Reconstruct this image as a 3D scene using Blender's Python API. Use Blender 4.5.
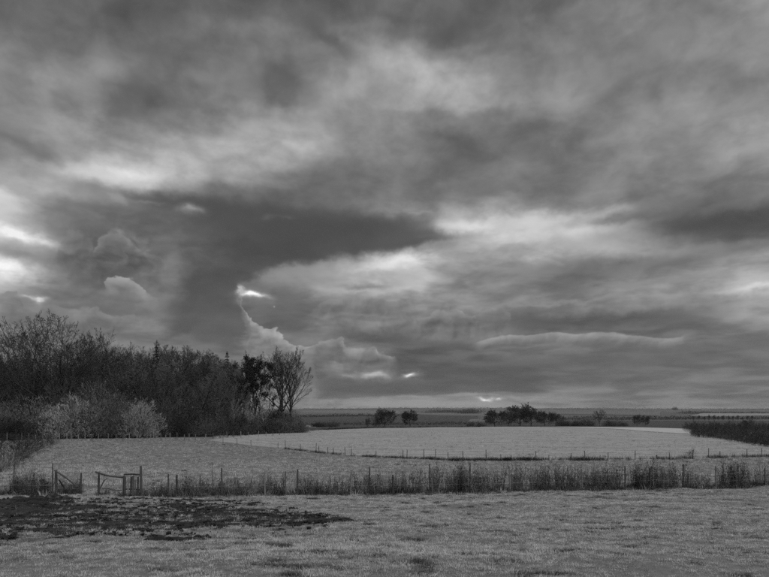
import bpy, bmesh, math, random
import numpy as np

# ---------------------------------------------------------------- scene, camera, sky, sun, exposure
scene = bpy.context.scene
for o in list(bpy.data.objects):
    bpy.data.objects.remove(o, do_unlink=True)
COL = scene.collection
FPX, CXP, HYP = 600.0, 384.5, 410.0          # focal length and principal point in photograph pixels
EYE = 1.6

cam_d = bpy.data.cameras.new("camera")
cam = bpy.data.objects.new("camera", cam_d)
COL.objects.link(cam)
cam_d.sensor_width = 36.0
cam_d.lens = 36.0 * FPX / 769.0
cam_d.shift_y = (HYP - 288.5) / 769.0
cam_d.clip_start = 0.1
cam_d.clip_end = 40000.0
cam.location = (0, 0, EYE)
cam.rotation_euler = (math.radians(90), 0, 0)
scene.camera = cam

scene.view_settings.view_transform = 'Standard'
scene.view_settings.look = 'None'
scene.view_settings.gamma = 1.0
scene.view_settings.exposure = 0.0
scene.view_settings.use_curve_mapping = False
scene.render.engine = 'CYCLES'
scene.cycles.max_bounces = 5
scene.cycles.diffuse_bounces = 2
scene.cycles.glossy_bounces = 1
scene.cycles.transparent_max_bounces = 8
scene.cycles.use_adaptive_sampling = True
scene.cycles.adaptive_threshold = 0.02
scene.cycles.use_denoising = False          # the photograph keeps its fine grain

SUN_EL, SUN_AZ = math.radians(62), math.radians(140)     # azimuth clockwise from +Y (view direction)
sun_d = bpy.data.lights.new("sun", 'SUN')
sun_d.energy = 1.5
sun_d.angle = math.radians(18)
sun_d.color = (1.0, 1.0, 1.0)
sun = bpy.data.objects.new("sun", sun_d)
COL.objects.link(sun)
from mathutils import Vector
_sd = Vector((math.sin(SUN_AZ) * math.cos(SUN_EL), math.cos(SUN_AZ) * math.cos(SUN_EL), math.sin(SUN_EL)))
sun.rotation_euler = _sd.to_track_quat('Z', 'Y').to_euler()
sun.location = (0, -20, 40)

# ---- world: Nishita sky behind a layered deck of stratocumulus, all in world directions (azimuth, elevation)
world = bpy.data.worlds.new("World")
scene.world = world
world.use_nodes = True
WT = world.node_tree
WT.nodes.clear()
world.cycles.sampling_method = 'MANUAL'
world.cycles.sample_map_resolution = 512


class Ex:
    """a socket with arithmetic"""
    tree = WT

    def __init__(self, s):
        self.s = s

    @staticmethod
    def math(op, *args, clamp=False):
        n = Ex.tree.nodes.new('ShaderNodeMath')
        n.operation = op
        n.use_clamp = clamp
        for i, a in enumerate(args):
            if isinstance(a, Ex):
                Ex.tree.links.new(a.s, n.inputs[i])
            else:
                n.inputs[i].default_value = float(a)
        return Ex(n.outputs[0])

    def __add__(a, b): return Ex.math('ADD', a, b)
    __radd__ = __add__
    def __sub__(a, b): return Ex.math('SUBTRACT', a, b)
    def __rsub__(a, b): return Ex.math('SUBTRACT', b, a)
    def __mul__(a, b): return Ex.math('MULTIPLY', a, b)
    __rmul__ = __mul__
    def __truediv__(a, b): return Ex.math('DIVIDE', a, b)


def mx(a, b): return Ex.math('MAXIMUM', a, b)
def mn(a, b): return Ex.math('MINIMUM', a, b)
def ab(a): return Ex.math('ABSOLUTE', a)


def sstep(x, lo, hi, a=0.0, b=1.0):
    n = Ex.tree.nodes.new('ShaderNodeMapRange')
    n.interpolation_type = 'SMOOTHSTEP'
    for k, v in (('Value', x), ('From Min', lo), ('From Max', hi), ('To Min', a), ('To Max', b)):
        if isinstance(v, Ex):
            Ex.tree.links.new(v.s, n.inputs[k])
        else:
            n.inputs[k].default_value = float(v)
    return Ex(n.outputs[0])


def vec(x, y, z=0.0):
    n = Ex.tree.nodes.new('ShaderNodeCombineXYZ')
    for i, v in enumerate((x, y, z)):
        if isinstance(v, Ex):
            Ex.tree.links.new(v.s, n.inputs[i])
        else:
            n.inputs[i].default_value = float(v)
    return Ex(n.outputs[0])


def sep(v):
    n = Ex.tree.nodes.new('ShaderNodeSeparateXYZ')
    Ex.tree.links.new(v.s, n.inputs[0])
    return Ex(n.outputs[0]), Ex(n.outputs[1]), Ex(n.outputs[2])


def noise(v, scale, detail=4.0, rough=0.5, color=False, dist=0.0):
    n = Ex.tree.nodes.new('ShaderNodeTexNoise')
    n.noise_dimensions = '3D'
    n.inputs['Scale'].default_value = scale
    n.inputs['Detail'].default_value = detail
    n.inputs['Roughness'].default_value = rough
    n.inputs['Distortion'].default_value = dist
    if v is not None:
        Ex.tree.links.new(v.s, n.inputs['Vector'])
    if color:
        return sep(Ex(n.outputs['Color']))
    return Ex(n.outputs['Fac'])


def lerp(a, b, t):
    """a + (b-a)*t"""
    d = (b - a) if isinstance(a, Ex) or isinstance(b, Ex) else float(b - a)
    return Ex.math('MULTIPLY_ADD', t, d, a)


def fcurve(x, pts, handle='AUTO'):
    """float curve through pts (x in any range) -> value"""
    pts = sorted(pts)
    x0, x1 = pts[0][0], pts[-1][0]
    ys = [p[1] for p in pts]
    y0, y1 = min(ys), max(ys)
    if y1 - y0 < 1e-9:
        y1 = y0 + 1e-6
    n = Ex.tree.nodes.new('ShaderNodeFloatCurve')
    m = n.mapping
    m.use_clip = True
    m.extend = 'HORIZONTAL'
    c = m.curves[0]
    nrm = [((px - x0) / (x1 - x0), (py - y0) / (y1 - y0)) for px, py in pts]
    c.points[0].location = nrm[0]
    c.points[1].location = nrm[-1]
    for p in nrm[1:-1]:
        c.points.new(*p)
    for p in c.points:
        p.handle_type = handle
    m.update()
    t = (x - x0) * (1.0 / (x1 - x0))
    Ex.tree.links.new(Ex.math('ADD', t, 0.0, clamp=True).s, n.inputs['Value'])
    return Ex.math('MULTIPLY_ADD', Ex(n.outputs[0]), y1 - y0, y0)


def dirn(px, py):
    """photograph pixel -> world azimuth, elevation (radians)"""
    u, v = (px - CXP) / FPX, (HYP - py) / FPX
    a = math.atan(u)
    return a, math.atan(v * math.cos(a))


def px_of(a, e):
    return CXP + FPX * np.tan(a), HYP - FPX * np.tan(e) / np.cos(a)


PX = 1.0 / FPX        # about one photograph pixel in radians

tc = WT.nodes.new('ShaderNodeTexCoord')
DX, DY, DZ = sep(Ex(tc.outputs['Generated']))
AZ = Ex.math('ARCTAN2', DX, DY)
EL = Ex.math('ARCSINE', DZ)

# fractal drift that gives every cloud edge its ragged outline
wv = vec(AZ * 1.0, EL * 1.9, 3.7)
w1x, w1y, _ = noise(wv, 7.0, 5.0, 0.45, color=True)
w2x, w2y, _ = noise(vec(AZ * 1.0, EL * 1.25, 9.1), 26.0, 6.0, 0.55, color=True)
AW = AZ + (w1x - 0.5) * 0.10 + (w2x - 0.5) * 0.045        # strong drift for the broad deck
EW = EL + (w1y - 0.5) * 0.045 + (w2y - 0.5) * 0.026
AF = AZ + (w2x - 0.5) * 0.050 + (w1x - 0.5) * 0.030       # light drift for the heaped clouds
EF = EL + (w2y - 0.5) * 0.026 + (w1y - 0.5) * 0.012


def voro(v, scale, detail):
    n = WT.nodes.new('ShaderNodeTexVoronoi')
    n.feature = 'SMOOTH_F1'
    n.voronoi_dimensions = '2D'
    n.inputs['Scale'].default_value = scale
    n.inputs['Detail'].default_value = detail
    n.inputs['Roughness'].default_value = 0.45
    n.inputs['Smoothness'].default_value = 0.35
    WT.links.new(v.s, n.inputs['Vector'])
    return Ex(n.outputs['Distance'])


# cauliflower relief of heaped clouds, with light from the upper left
bil = voro(vec(AF, EF * 1.25), 26.0, 2.0)
bil2 = voro(vec(AF + 0.005, EF * 1.25 - 0.006), 26.0, 2.0)
SH = (bil2 - bil) * 0.55
EB = EF - (0.36 - bil) * 0.012          # outline pushed out into bulges

# broad deck: brightness (0-255 as displayed) on a coarse lattice of directions
GX = [0, 40, 80, 120, 160, 200, 240, 280, 320, 360, 400, 440, 480, 520, 560, 600, 640, 680, 720, 760]
GR = {
   0: [ 95,  92,  88,  86,  88,  90,  90,  86,  82,  85,  95,  92,  90,  88,  90, 102, 108, 110, 116, 136],
  25: [108, 100,  95,  88,  88, 102, 118, 112,  93,  92,  95,  82,  90,  98, 110, 115, 120, 126, 118, 120],
  50: [122, 115, 108, 100,  92, 100, 108, 114, 110, 120, 142, 120, 110, 105, 108, 110, 115, 120, 112, 120],
  75: [132, 130, 128, 108,  95, 114, 102,  90, 112, 142, 160, 162, 140, 122, 118, 112, 108, 108, 110, 128],
 100: [122, 120, 112,  98,  88,  90, 108,  96, 112, 134, 150, 150, 147, 136, 126, 110, 108, 118, 112, 110],
 125: [110, 124, 152, 108, 106, 122, 134, 138, 130, 126, 118,  98,  92, 102, 112, 118, 126, 134, 122, 136],
 150: [122, 110, 112, 142, 158, 164, 160, 156, 136, 116, 112,  98,  95, 100,  95, 108, 118, 120, 132, 146],
 175: [150, 168, 188, 206, 168, 152, 140, 124, 110, 104,  98,  95, 108, 106, 100, 112, 118, 115, 108, 108],
 200: [188, 150, 112,  96,  87,  84,  82,  84,  92, 100, 110, 114, 108, 102, 100, 110, 104,  96,  92,  98],
 225: [170, 138, 106, 100,  92,  82,  77,  75,  78,  98, 150, 172, 195, 186, 188, 166, 112,  84,  77,  78],
 250: [148, 128, 102,  98, 100,  88,  79,  76,  86, 112, 110, 126, 136, 150, 162, 152, 146, 126, 118, 116],
 275: [180, 132, 100, 102, 110,  90,  80, 122, 146, 168, 186, 136, 115, 108, 104, 102, 102, 106, 118, 142],
 300: [130, 118, 108, 106, 112,  95,  84,  98, 100, 118, 122, 124, 120, 120, 116, 116, 126, 138, 132, 150],
 325: [120, 118, 112, 110, 112, 100,  86,  94,  98, 112, 114, 114, 108,  90,  88,  88,  90,  94, 102, 108],
 350: [112, 112, 110, 108, 106,  98,  92, 104, 102,  98,  82,  84,  92, 100,  99,  98,  97,  97, 100, 102],
 375: [104, 104, 104, 104, 102, 100, 100,  98,  92,  86,  78,  80,  84,  90,  94,  95,  97,  98, 100, 102],
 400: [112, 112, 112, 112, 112, 112, 112, 112, 118, 124, 128, 130, 128, 120, 112, 108, 108, 108, 108, 108],
}
_ys = sorted(GR)
_G = np.array([GR[y] for y in _ys], float)


def g_at(px, py):
    fx = np.clip((px - GX[0]) / 40.0, 0, len(GX) - 1.001)
    fy = np.clip(py / 25.0, 0, len(_ys) - 1.001)
    i, j = int(fx), int(fy)
    a, b = fx - i, fy - j
    g = _G
    return ((g[j, i] * (1 - a) + g[j, i + 1] * a) * (1 - b) + (g[j + 1, i] * (1 - a) + g[j + 1, i + 1] * a) * b) / 255.0


E0, E1, NR = math.radians(0.6), math.radians(34.5), 28
A0, A1 = math.radians(-34), math.radians(34)
ET = Ex.math('MAXIMUM', Ex.math('MINIMUM', (EW - E0) * ((NR - 1) / (E1 - E0)), NR - 1.0), 0.0)
deck = None
for k in range(NR):
    e = E0 + (E1 - E0) * k / (NR - 1)
    pts = []
    for a in np.linspace(A0, A1, 35):
        qx, qy = px_of(a, e)
        pts.append((a, min(0.92, max(0.2, (g_at(qx, qy) - 0.40) * 1.2 + 0.435))))
    wk = sstep(ab(ET - float(k)), 0.0, 1.0, 1.0, 0.0)
    term = fcurve(AW, pts) * wk
    deck = term if deck is None else deck + term

# streaky relief of the deck, projected on a level cloud base so that it closes up towards the horizon
inv = Ex.math('DIVIDE', 1.0, mx(DZ, 0.0) + 0.16)
pl = vec(DX * inv, DY * inv, 0.0)
n_big = noise(pl, 1.6, 6.0, 0.55, dist=0.4)
# billows that are round overhead and flatten into bands towards the horizon
ELN = Ex.math('LOGARITHM', mx(EL, 0.0) + 0.10, math.e) * 0.85
n_ang = noise(vec(AZ, ELN, 1.0), 12.0, 7.0, 0.50, dist=0.3)
n_mid = noise(vec(AZ, ELN, 7.0), 5.0, 4.0, 0.5, dist=0.2)
n_rag = noise(vec(AZ, ELN, 6.0), 30.0, 6.0, 0.6, dist=0.4)
n_edge = sstep(n_ang, 0.40, 0.60, -0.5, 0.5)          # some cloud edges are firm
relief = n_edge * sstep(EL, 0.12, 0.36, 0.10, 0.03) + (n_mid - 0.5) * 0.25 + (n_ang - 0.5) * 0.42 + (n_rag - 0.5) * 0.22
L = deck * (relief + 1.0)

# the deck beyond the photographed part of the sky: the same kind of cloud
wide = (n_big - 0.5) * 0.45 + (n_ang - 0.5) * 0.2 + 0.60
inview = sstep(ab(AZ), math.radians(33.5), math.radians(46), 1.0, 0.0) * sstep(EL, math.radians(35), math.radians(46), 1.0, 0.0)


def top_layer(L, pts, soft, lum0, lum1, depth, fade0, fade1, opacity=1.0, a=AF, e=EB, ends=14, sh=0.16):
    """heaped cloud under an outline; lit at its upper rim (lum0) and greyer (lum1) 'depth' px below; gone 'fade' px below"""
    cv = [dirn(x, y) for x, y in pts]
    top = fcurve(a, cv)
    d = top - e
    m = sstep(d, -0.5 * soft * PX, 0.5 * soft * PX)
    m = m * sstep(d, fade0 * PX, fade1 * PX, opacity, 0.0)
    m = m * sstep(a, cv[0][0], cv[0][0] + ends * PX) * sstep(a, cv[-1][0] - ends * PX, cv[-1][0], 1.0, 0.0)
    lum = sstep(d, 0.0, depth * PX, lum0, lum1) + (n_ang - 0.5) * 0.24 + SH * sh
    return lerp(L, lum, m)


def bottom_layer(L, pts, soft, lum0, fade0, fade1, opacity=1.0, endsoft=40, a=AF, e=EF):
    """cloud whose underside follows pts; fades out upwards"""
    cv = [dirn(x, y) for x, y in pts]
    bot = fcurve(a, cv)
    d = e - bot
    m = sstep(d, -0.5 * soft * PX, 0.5 * soft * PX)
    m = m * sstep(d, fade0 * PX, fade1 * PX, opacity, 0.0)
    m = m * sstep(a, cv[0][0], cv[0][0] + endsoft * PX) * sstep(a, cv[-1][0] - endsoft * PX, cv[-1][0], 1.0, 0.0)
    return lerp(L, (n_ang - 0.5) * 0.10 + lum0, m)


def make_puff_group():
    ng = bpy.data.node_groups.new("soft_cloud_patch", 'ShaderNodeTree')
    for n_ in ("L", "A", "E", "rag", "ca", "ce", "kx", "ky", "slope", "lum", "op"):
        ng.interface.new_socket(n_, in_out='INPUT', socket_type='NodeSocketFloat')
    ng.interface.new_socket("L", in_out='OUTPUT', socket_type='NodeSocketFloat')
    gi, go = ng.nodes.new('NodeGroupInput'), ng.nodes.new('NodeGroupOutput')
    I = {o.name: Ex(o) for o in gi.outputs if o.name}
    Ex.tree = ng
    da0 = I["A"] - I["ca"]
    da = da0 * I["kx"]
    de = (I["E"] - I["ce"] - da0 * I["slope"]) * I["ky"]
    r2 = Ex.math('MULTIPLY_ADD', da, da, de * de)
    m = Ex.math('EXPONENT', r2 * -1.6) * I["rag"]
    m = Ex.math('MULTIPLY', m, I["op"], clamp=True)
    ng.links.new(lerp(I["L"], I["lum"], m).s, go.inputs[0])
    Ex.tree = WT
    return ng


PUFF = make_puff_group()
RAGGED = (n_rag - 0.5) * 1.5 + (n_ang - 0.5) * 1.5 + 1.0


def puff(L, cx, cy, rx, ry, lum, inner=0.0, slope=0.0, op=1.0, a=AF, e=EF):
    """soft bright or dark patch of cloud"""
    ca, ce = dirn(cx, cy)
    g = WT.nodes.new('ShaderNodeGroup')
    g.node_tree = PUFF
    for k, v in (("L", L), ("A", a), ("E", e), ("rag", RAGGED)):
        WT.links.new(v.s, g.inputs[k])
    for k, v in (("ca", ca), ("ce", ce), ("kx", FPX / rx), ("ky", FPX / ry), ("slope", slope), ("lum", lum), ("op", op)):
        g.inputs[k].default_value = v
    return Ex(g.outputs[0])


# anvil of the shower cloud and its dark stem
L = puff(L, 300, 274, 62, 13, 0.55, 0.0, 0.10, 0.8)
L = bottom_layer(L, [(150, 345), (190, 330), (225, 310), (236, 296), (241, 286), (252, 277), (270, 268), (300, 262), (330, 258),
                     (360, 255), (400, 250), (425, 244), (452, 237)], 8, 0.29, 22, 56, 0.85, 30)
L = puff(L, 230, 210, 150, 13, 0.30, 0.0, -0.05, 0.75)
L = puff(L, 300, 232, 120, 22, 0.285, 0.0, 0.0, 0.7)
# the stem: soft on its left, hard edge on its right
_st = [dirn(x, y) for x, y in [(238, 270), (240, 285), (241, 292), (243, 302), (241, 314), (239, 326), (232, 340), (222, 356)]]
redge = fcurve(EF, [(e_, a_) for a_, e_ in _st])
dst = redge - AF
stem = sstep(dst, -1.2 * PX, 1.8 * PX) * sstep(dst, 30 * PX, 78 * PX, 0.9, 0.0) * sstep(EL, dirn(240, 362)[1], dirn(240, 330)[1]) * sstep(EL, dirn(240, 285)[1], dirn(240, 250)[1], 1.0, 0.0)
L = lerp(L, (n_ang - 0.5) * 0.10 + sstep(EL, dirn(240, 340)[1], dirn(240, 270)[1], 0.355, 0.31), stem)
# rounded heads inside the tower
L = puff(L, 171, 268, 12, 36, 0.49, 0.0, 0.0, 0.7)
L = puff(L, 98, 260, 54, 36, 0.335, 0.0, 0.0, 0.88)
L = puff(L, 134, 306, 36, 16, 0.40, 0.0, 0.0, 0.6)
L = top_layer(L, [(92, 272), (97, 254), (102, 244), (108, 235), (114, 230), (124, 230), (133, 235), (141, 239), (149, 244), (156, 250),
                  (161, 258), (167, 272)], 5, 0.52, 0.365, 12, 14, 44, 0.75)
L = puff(L, 141, 240, 10, 4, 0.52, 0.0, -0.5, 0.6)
L = top_layer(L, [(36, 290), (42, 274), (50, 256), (57, 245), (61, 235), (66, 229), (76, 228), (88, 233), (98, 243), (106, 258)], 8, 0.48, 0.375, 12, 16, 48, 0.55)
# cauliflower relief over the whole tower
_ta, _te = dirn(110, 265)
_tr = (AZ - _ta) * (FPX / 85.0)
_tq = (EL - _te) * (FPX / 55.0)
L = L + SH * Ex.math('EXPONENT', Ex.math('MULTIPLY_ADD', _tr, _tr, _tq * _tq) * -1.3) * 0.14
L = puff(L, 36, 252, 10, 22, 0.58, 0.0, 0.0, 0.6)
# bank behind the wood, bright rim beside the stem
L = puff(L, 284, 309, 34, 16, 0.365, 0.0, -0.2, 0.75)
BANK = [(236, 280), (240, 286), (244, 300), (248, 313), (253, 319), (258, 324), (263, 327), (270, 325), (278, 326),
        (286, 331), (294, 338), (303, 343), (318, 350), (335, 360), (350, 372)]
bank_a = AF + (n_rag - 0.5) * 0.012
L0 = L
L = top_layer(L, BANK, 2.5, 0.60, 0.48, 15, 40, 90, a=bank_a, sh=0.3)
L = top_layer(L, [(250, 352), (258, 343), (266, 338), (276, 336), (286, 341), (296, 347), (306, 352), (318, 358)], 4, 0.53, 0.45, 10, 8, 24, 0.7, sh=0.3)
L = lerp(L, L0, sstep(dst, 0.5 * PX, 4.0 * PX) * sstep(EL, dirn(240, 350)[1], dirn(240, 335)[1]))
# layered heap in the middle
L = top_layer(L, [(296, 326), (301, 317), (310, 307), (320, 300), (330, 296), (345, 292), (360, 291), (385, 294), (410, 297), (440, 299),
                  (470, 300), (490, 304), (505, 311), (512, 320), (518, 334)], 4, 0.53, 0.45, 14, 26, 46, 0.9, ends=34, sh=0.22)
L = puff(L, 350, 309, 60, 2.2, 0.43, 0.0, 0.0, 0.5)
L = puff(L, 370, 316, 80, 2.4, 0.51, 0.0, -0.03, 0.6)
L = top_layer(L, [(416, 322), (426, 314), (438, 309), (450, 311), (462, 308), (474, 312), (484, 309), (494, 307), (502, 310), (509, 318), (514, 330)],
              3, 0.53, 0.42, 12, 14, 30, 0.8, sh=0.22)
L = puff(L, 374, 337, 44, 7, 0.305, 0.0, -0.06, 0.9)
L = puff(L, 450, 344, 50, 7, 0.345, 0.0, -0.05, 0.7)
L = top_layer(L, [(298, 354), (310, 346), (320, 340), (330, 336), (337, 334), (342, 338), (348, 346), (356, 344), (366, 342),
                  (374, 345), (381, 351), (392, 353), (402, 362)], 2.5, 0.52, 0.42, 13, 20, 46, sh=0.22)
L = puff(L, 352, 386, 80, 8, 0.37, 0.0, 0.0, 0.6)
# bottom left heaps
L = top_layer(L, [(-30, 294), (0, 294), (8, 291), (14, 290), (20, 297), (30, 300), (45, 301), (54, 298), (62, 299), (72, 304),
                  (82, 308), (92, 308), (104, 304), (114, 306), (124, 311), (140, 320), (160, 330)],
              3, 0.51, 0.435, 14, 34, 70, ends=40)
L = top_layer(L, [(96, 293), (101, 286), (106, 280), (113, 275), (120, 273), (127, 276), (134, 281), (144, 285), (150, 290), (158, 298)],
              3, 0.57, 0.44, 16, 6, 24, ends=12)
# dark band and long thin lit roll on the right
L = puff(L, 595, 319, 110, 10, 0.325, 0.0, 0.0, 0.9)
L = puff(L, 610, 362, 150, 9, 0.365, 0.0, 0.0, 0.7)
L = puff(L, 720, 346, 90, 6, 0.365, 0.0, 0.0, 0.6)
L = puff(L, 560, 380, 120, 7, 0.345, 0.0, 0.0, 0.6)
L = top_layer(L, [(466, 344), (478, 340.5), (490, 337.5), (510, 335.5), (540, 334.5), (556, 333), (575, 334), (602, 332.5), (622, 334.5), (650, 336.5),
                  (668, 337.5), (680, 336), (688, 333.5), (694, 336)], 1.8, 0.555, 0.43, 9, 5, 16, ends=20,
              a=AZ + (w2x - 0.5) * 0.03, e=EL + (w2y - 0.5) * 0.012 + (n_rag - 0.5) * 0.003)
# dark layer over the light slot at the horizon
L = bottom_layer(L, [(300, 400), (340, 399), (370, 397), (385, 396), (420, 395.5), (440, 394), (480, 392), (500, 391.5), (530, 392), (560, 391)],
                 2.5, 0.325, 8, 40, 0.8, 30, e=EL + (w2y - 0.5) * 0.008 + (n_rag - 0.5) * 0.004)
L = puff(L, 430, 402, 120, 7, 0.57, 0.0, 0.0, 0.8, e=EL)
# bright breaks and small clouds: broad glow first, then the cores
for (cx, cy, rx, ry, lum, sl, op) in [
        (16, 234, 40, 9, 0.74, -0.12, 0.7), (12, 233, 30, 5, 0.95, -0.16, 0.95), (4, 208, 26, 8, 0.78, 0.1, 0.7), (2, 266, 34, 11, 0.80, -0.15, 0.8), (4, 267, 22, 7, 0.99, -0.2, 1.0),
        (16, 254, 40, 5, 0.50, -0.12, 0.6), (33, 299.5, 14, 4, 0.60, 0.0, 0.7), (35, 299.5, 8, 1.8, 0.95, 0.0, 1.0),
        (112, 172, 52, 9, 0.80, -0.05, 0.5), (122, 172, 26, 4, 0.90, -0.04, 0.7), (80, 131, 26, 8, 0.64, -0.2, 0.6), (20, 142, 40, 6, 0.40, -0.2, 0.5),
        (187, 210, 14, 4.5, 0.56, 0.0, 1.0), (114, 196.5, 8, 2.6, 0.58, -0.25, 0.9), (136, 200, 18, 1.4, 0.48, 0.0, 0.7),
        (270, 217, 10, 2.2, 0.37, 0.0, 0.6), (291, 217.5, 8, 2.2, 0.36, 0.0, 0.6),
        (254, 297, 18, 6, 0.58, 0.0, 0.7), (251, 296, 9, 2.6, 1.0, 0.0, 1.0), (241, 292, 3, 6, 0.72, 0.0, 0.9), (273, 306, 1.8, 1.4, 0.56, 0.0, 0.9),
        (374, 377, 15, 4.6, 0.62, 0.06, 0.95), (376, 376.5, 8, 2.2, 0.72, 0.0, 0.8), (350, 376, 12, 2.6, 0.54, 0.0, 0.8),
        (412, 377, 16, 4, 0.52, 0.0, 0.7), (412, 377, 9, 1.9, 0.98, 0.0, 1.0), (484, 397, 14, 3, 0.66, -0.1, 0.8), (482, 397, 6, 1.4, 1.0, -0.15, 1.0),
        (497, 399, 4, 1.0, 0.85, 0.0, 0.9), (520, 397, 24, 2.2, 0.62, 0.0, 0.7),
        (396, 264, 54, 10, 0.80, 0.10, 0.6), (400, 262, 30, 6, 0.92, 0.12, 0.8), (330, 277, 40, 7, 0.60, 0.15, 0.6), (404, 278, 16, 9, 0.70, 0.0, 0.6), (378, 268, 30, 3, 0.88, 0.12, 0.6),
        (365, 285, 30, 4, 0.44, 0.0, 0.6), (400, 240, 46, 7, 0.33, 0.02, 0.9), (436, 237, 26, 4, 0.42, 0.02, 0.6),
        (418, 210, 60, 8, 0.66, -0.05, 0.5), (470, 224, 46, 8, 0.80, -0.06, 0.6), (474, 225, 22, 4.5, 0.92, -0.1, 0.7), (520, 219, 50, 7, 0.78, 0.0, 0.5), (572, 232, 60, 10, 0.76, -0.04, 0.6), (573, 233, 30, 5, 0.86, -0.05, 0.6),
        (610, 243, 50, 7, 0.68, -0.04, 0.6), (720, 223, 80, 9, 0.285, 0.0, 0.85), (630, 219, 50, 5, 0.37, 0.0, 0.6), (610, 265, 90, 6, 0.39, 0.0, 0.6), (735, 246, 50, 5, 0.48, 0.0, 0.6),
        (755, 287, 40, 6, 0.74, 0.02, 0.7), (757, 288, 22, 3, 0.86, 0.02, 0.8), (655, 283, 60, 2.4, 0.54, 0.02, 0.7), (662, 296, 50, 2.6, 0.60, 0.02, 0.8), (560, 302, 110, 1.8, 0.54, 0.03, 0.7), (470, 303, 60, 1.6, 0.53, 0.0, 0.6),
        (700, 303, 60, 4, 0.50, 0.0, 0.5), (680, 122, 26, 8, 0.57, 0.1, 0.5), (752, 147, 34, 6, 0.62, 0.0, 0.6), (660, 38, 26, 10, 0.50, 0.4, 0.6), (210, 66, 10, 12, 0.52, 0.3, 0.5), (245, 85, 16, 7, 0.48, 0.0, 0.5),
        (285, 73, 24, 10, 0.34, -0.3, 0.6), (130, 92, 14, 12, 0.35, 0.6, 0.5), (330, 40, 34, 8, 0.33, -0.5, 0.6), (447, 36, 24, 10, 0.31, 0.2, 0.6)]:
    L = puff(L, cx, cy, rx * 1.15, ry * 1.2, lum, 0.0, sl, op)

L = lerp(wide, L, inview)
L = lerp(0.42, L, sstep(EL, math.radians(-4), math.radians(-0.5)))
L = Ex.math('MINIMUM', mx(L, 0.12), 1.0)
LIN = Ex.math('POWER', L, 2.2)

sky = WT.nodes.new('ShaderNodeTexSky')
sky.sky_type = 'NISHITA'
sky.sun_disc = False
sky.sun_elevation = SUN_EL
sky.sun_rotation = SUN_AZ
bw = WT.nodes.new('ShaderNodeRGBToBW')           # the photograph is black and white
WT.links.new(sky.outputs[0], bw.inputs[0])
SKY_STRENGTH = 0.1
cover = 0.96
out_l = lerp(mn(Ex(bw.outputs[0]), 6.0), LIN * (1.0 / SKY_STRENGTH), Ex.math('ADD', cover, 0.0))
bg = WT.nodes.new('ShaderNodeBackground')
bg.inputs['Strength'].default_value = SKY_STRENGTH
WT.links.new(out_l.s, bg.inputs['Color'])
wo = WT.nodes.new('ShaderNodeOutputWorld')
WT.links.new(bg.outputs[0], wo.inputs[0])

# ---------------------------------------------------------------- helpers
random.seed(7)
RNG = np.random.default_rng(7)


def tag(o, label=None, cat=None, group=None, kind=None):
    if label: o["label"] = label
    if cat: o["category"] = cat
    if group: o["group"] = group
    if kind: o["kind"] = kind
    return o


def mesh_np(name, verts, faces, mat, smooth=False):
    me = bpy.data.meshes.new(name)
    me.from_pydata([tuple(v) for v in np.asarray(verts, float).tolist()], [], [list(f) for f in faces])
    if mat: me.materials.append(mat)
    if smooth:
        me.polygons.foreach_set('use_smooth', [True] * len(me.polygons))
    me.update()
    return me


def obj(name, me, parent=None, loc=None, rotz=0.0, scale=None):
    o = bpy.data.objects.new(name, me)
    COL.objects.link(o)
    if parent is not None: o.parent = parent
    if loc is not None: o.location = loc
    if rotz: o.rotation_euler = (0, 0, rotz)
    if scale is not None: o.scale = scale if hasattr(scale, '__len__') else (scale,) * 3
    return o


def empty(name, loc, rotz=0.0, scale=1.0):
    o = obj(name, None, None, loc, rotz, scale)
    o.empty_display_size = 0.2
    return o


# lattice noise for terrain and masks
_perm = RNG.random((256, 256))


def vnoise(x, y):
    x, y = np.asarray(x, float), np.asarray(y, float)
    xi, yi = np.floor(x).astype(int), np.floor(y).astype(int)
    fx, fy = x - xi, y - yi
    fx, fy = fx * fx * (3 - 2 * fx), fy * fy * (3 - 2 * fy)
    a = _perm[xi & 255, yi & 255]; b = _perm[(xi + 1) & 255, yi & 255]
    c = _perm[xi & 255, (yi + 1) & 255]; d = _perm[(xi + 1) & 255, (yi + 1) & 255]
    return (a * (1 - fx) + b * fx) * (1 - fy) + (c * (1 - fx) + d * fx) * fy - 0.5


def fbm(x, y, oct=4, gain=0.5):
    s, a, f = 0, 1.0, 1.0
    for i in range(oct):
        s = s + a * vnoise(x * f + 17.3 * i, y * f + 5.1 * i)
        a *= gain; f *= 2.03
    return s


PY = np.array([-3000, -60, 0, 7, 22, 35, 51, 75, 110, 150, 200, 240, 400, 800, 1600, 2400, 3000, 3600, 4200, 5000, 9000], float)
PZ = np.array([3, 2.5, 0, -.42, -1.4, -2.1, -2.8, -3.2, -3.5, -3.6, -4.6, -5.6, -8.5, -11.5, -11.5, -5, 1.5, 9, 12, 6, -5], float)
_ds = np.zeros(len(PY))
_sl = np.diff(PZ) / np.diff(PY)
for _i in range(1, len(PY) - 1):
    _ds[_i] = 0 if _sl[_i - 1] * _sl[_i] <= 0 else 2 * _sl[_i - 1] * _sl[_i] / (_sl[_i - 1] + _sl[_i])


def prof(y):
    y = np.clip(np.asarray(y, float), PY[0], PY[-1])
    k = np.clip(np.searchsorted(PY, y) - 1, 0, len(PY) - 2)
    h = PY[k + 1] - PY[k]; t = (y - PY[k]) / h
    return ((2 * t**3 - 3 * t**2 + 1) * PZ[k] + (t**3 - 2 * t**2 + t) * h * _ds[k] + (-2 * t**3 + 3 * t**2) * PZ[k + 1] + (t**3 - t**2) * h * _ds[k + 1])


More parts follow.
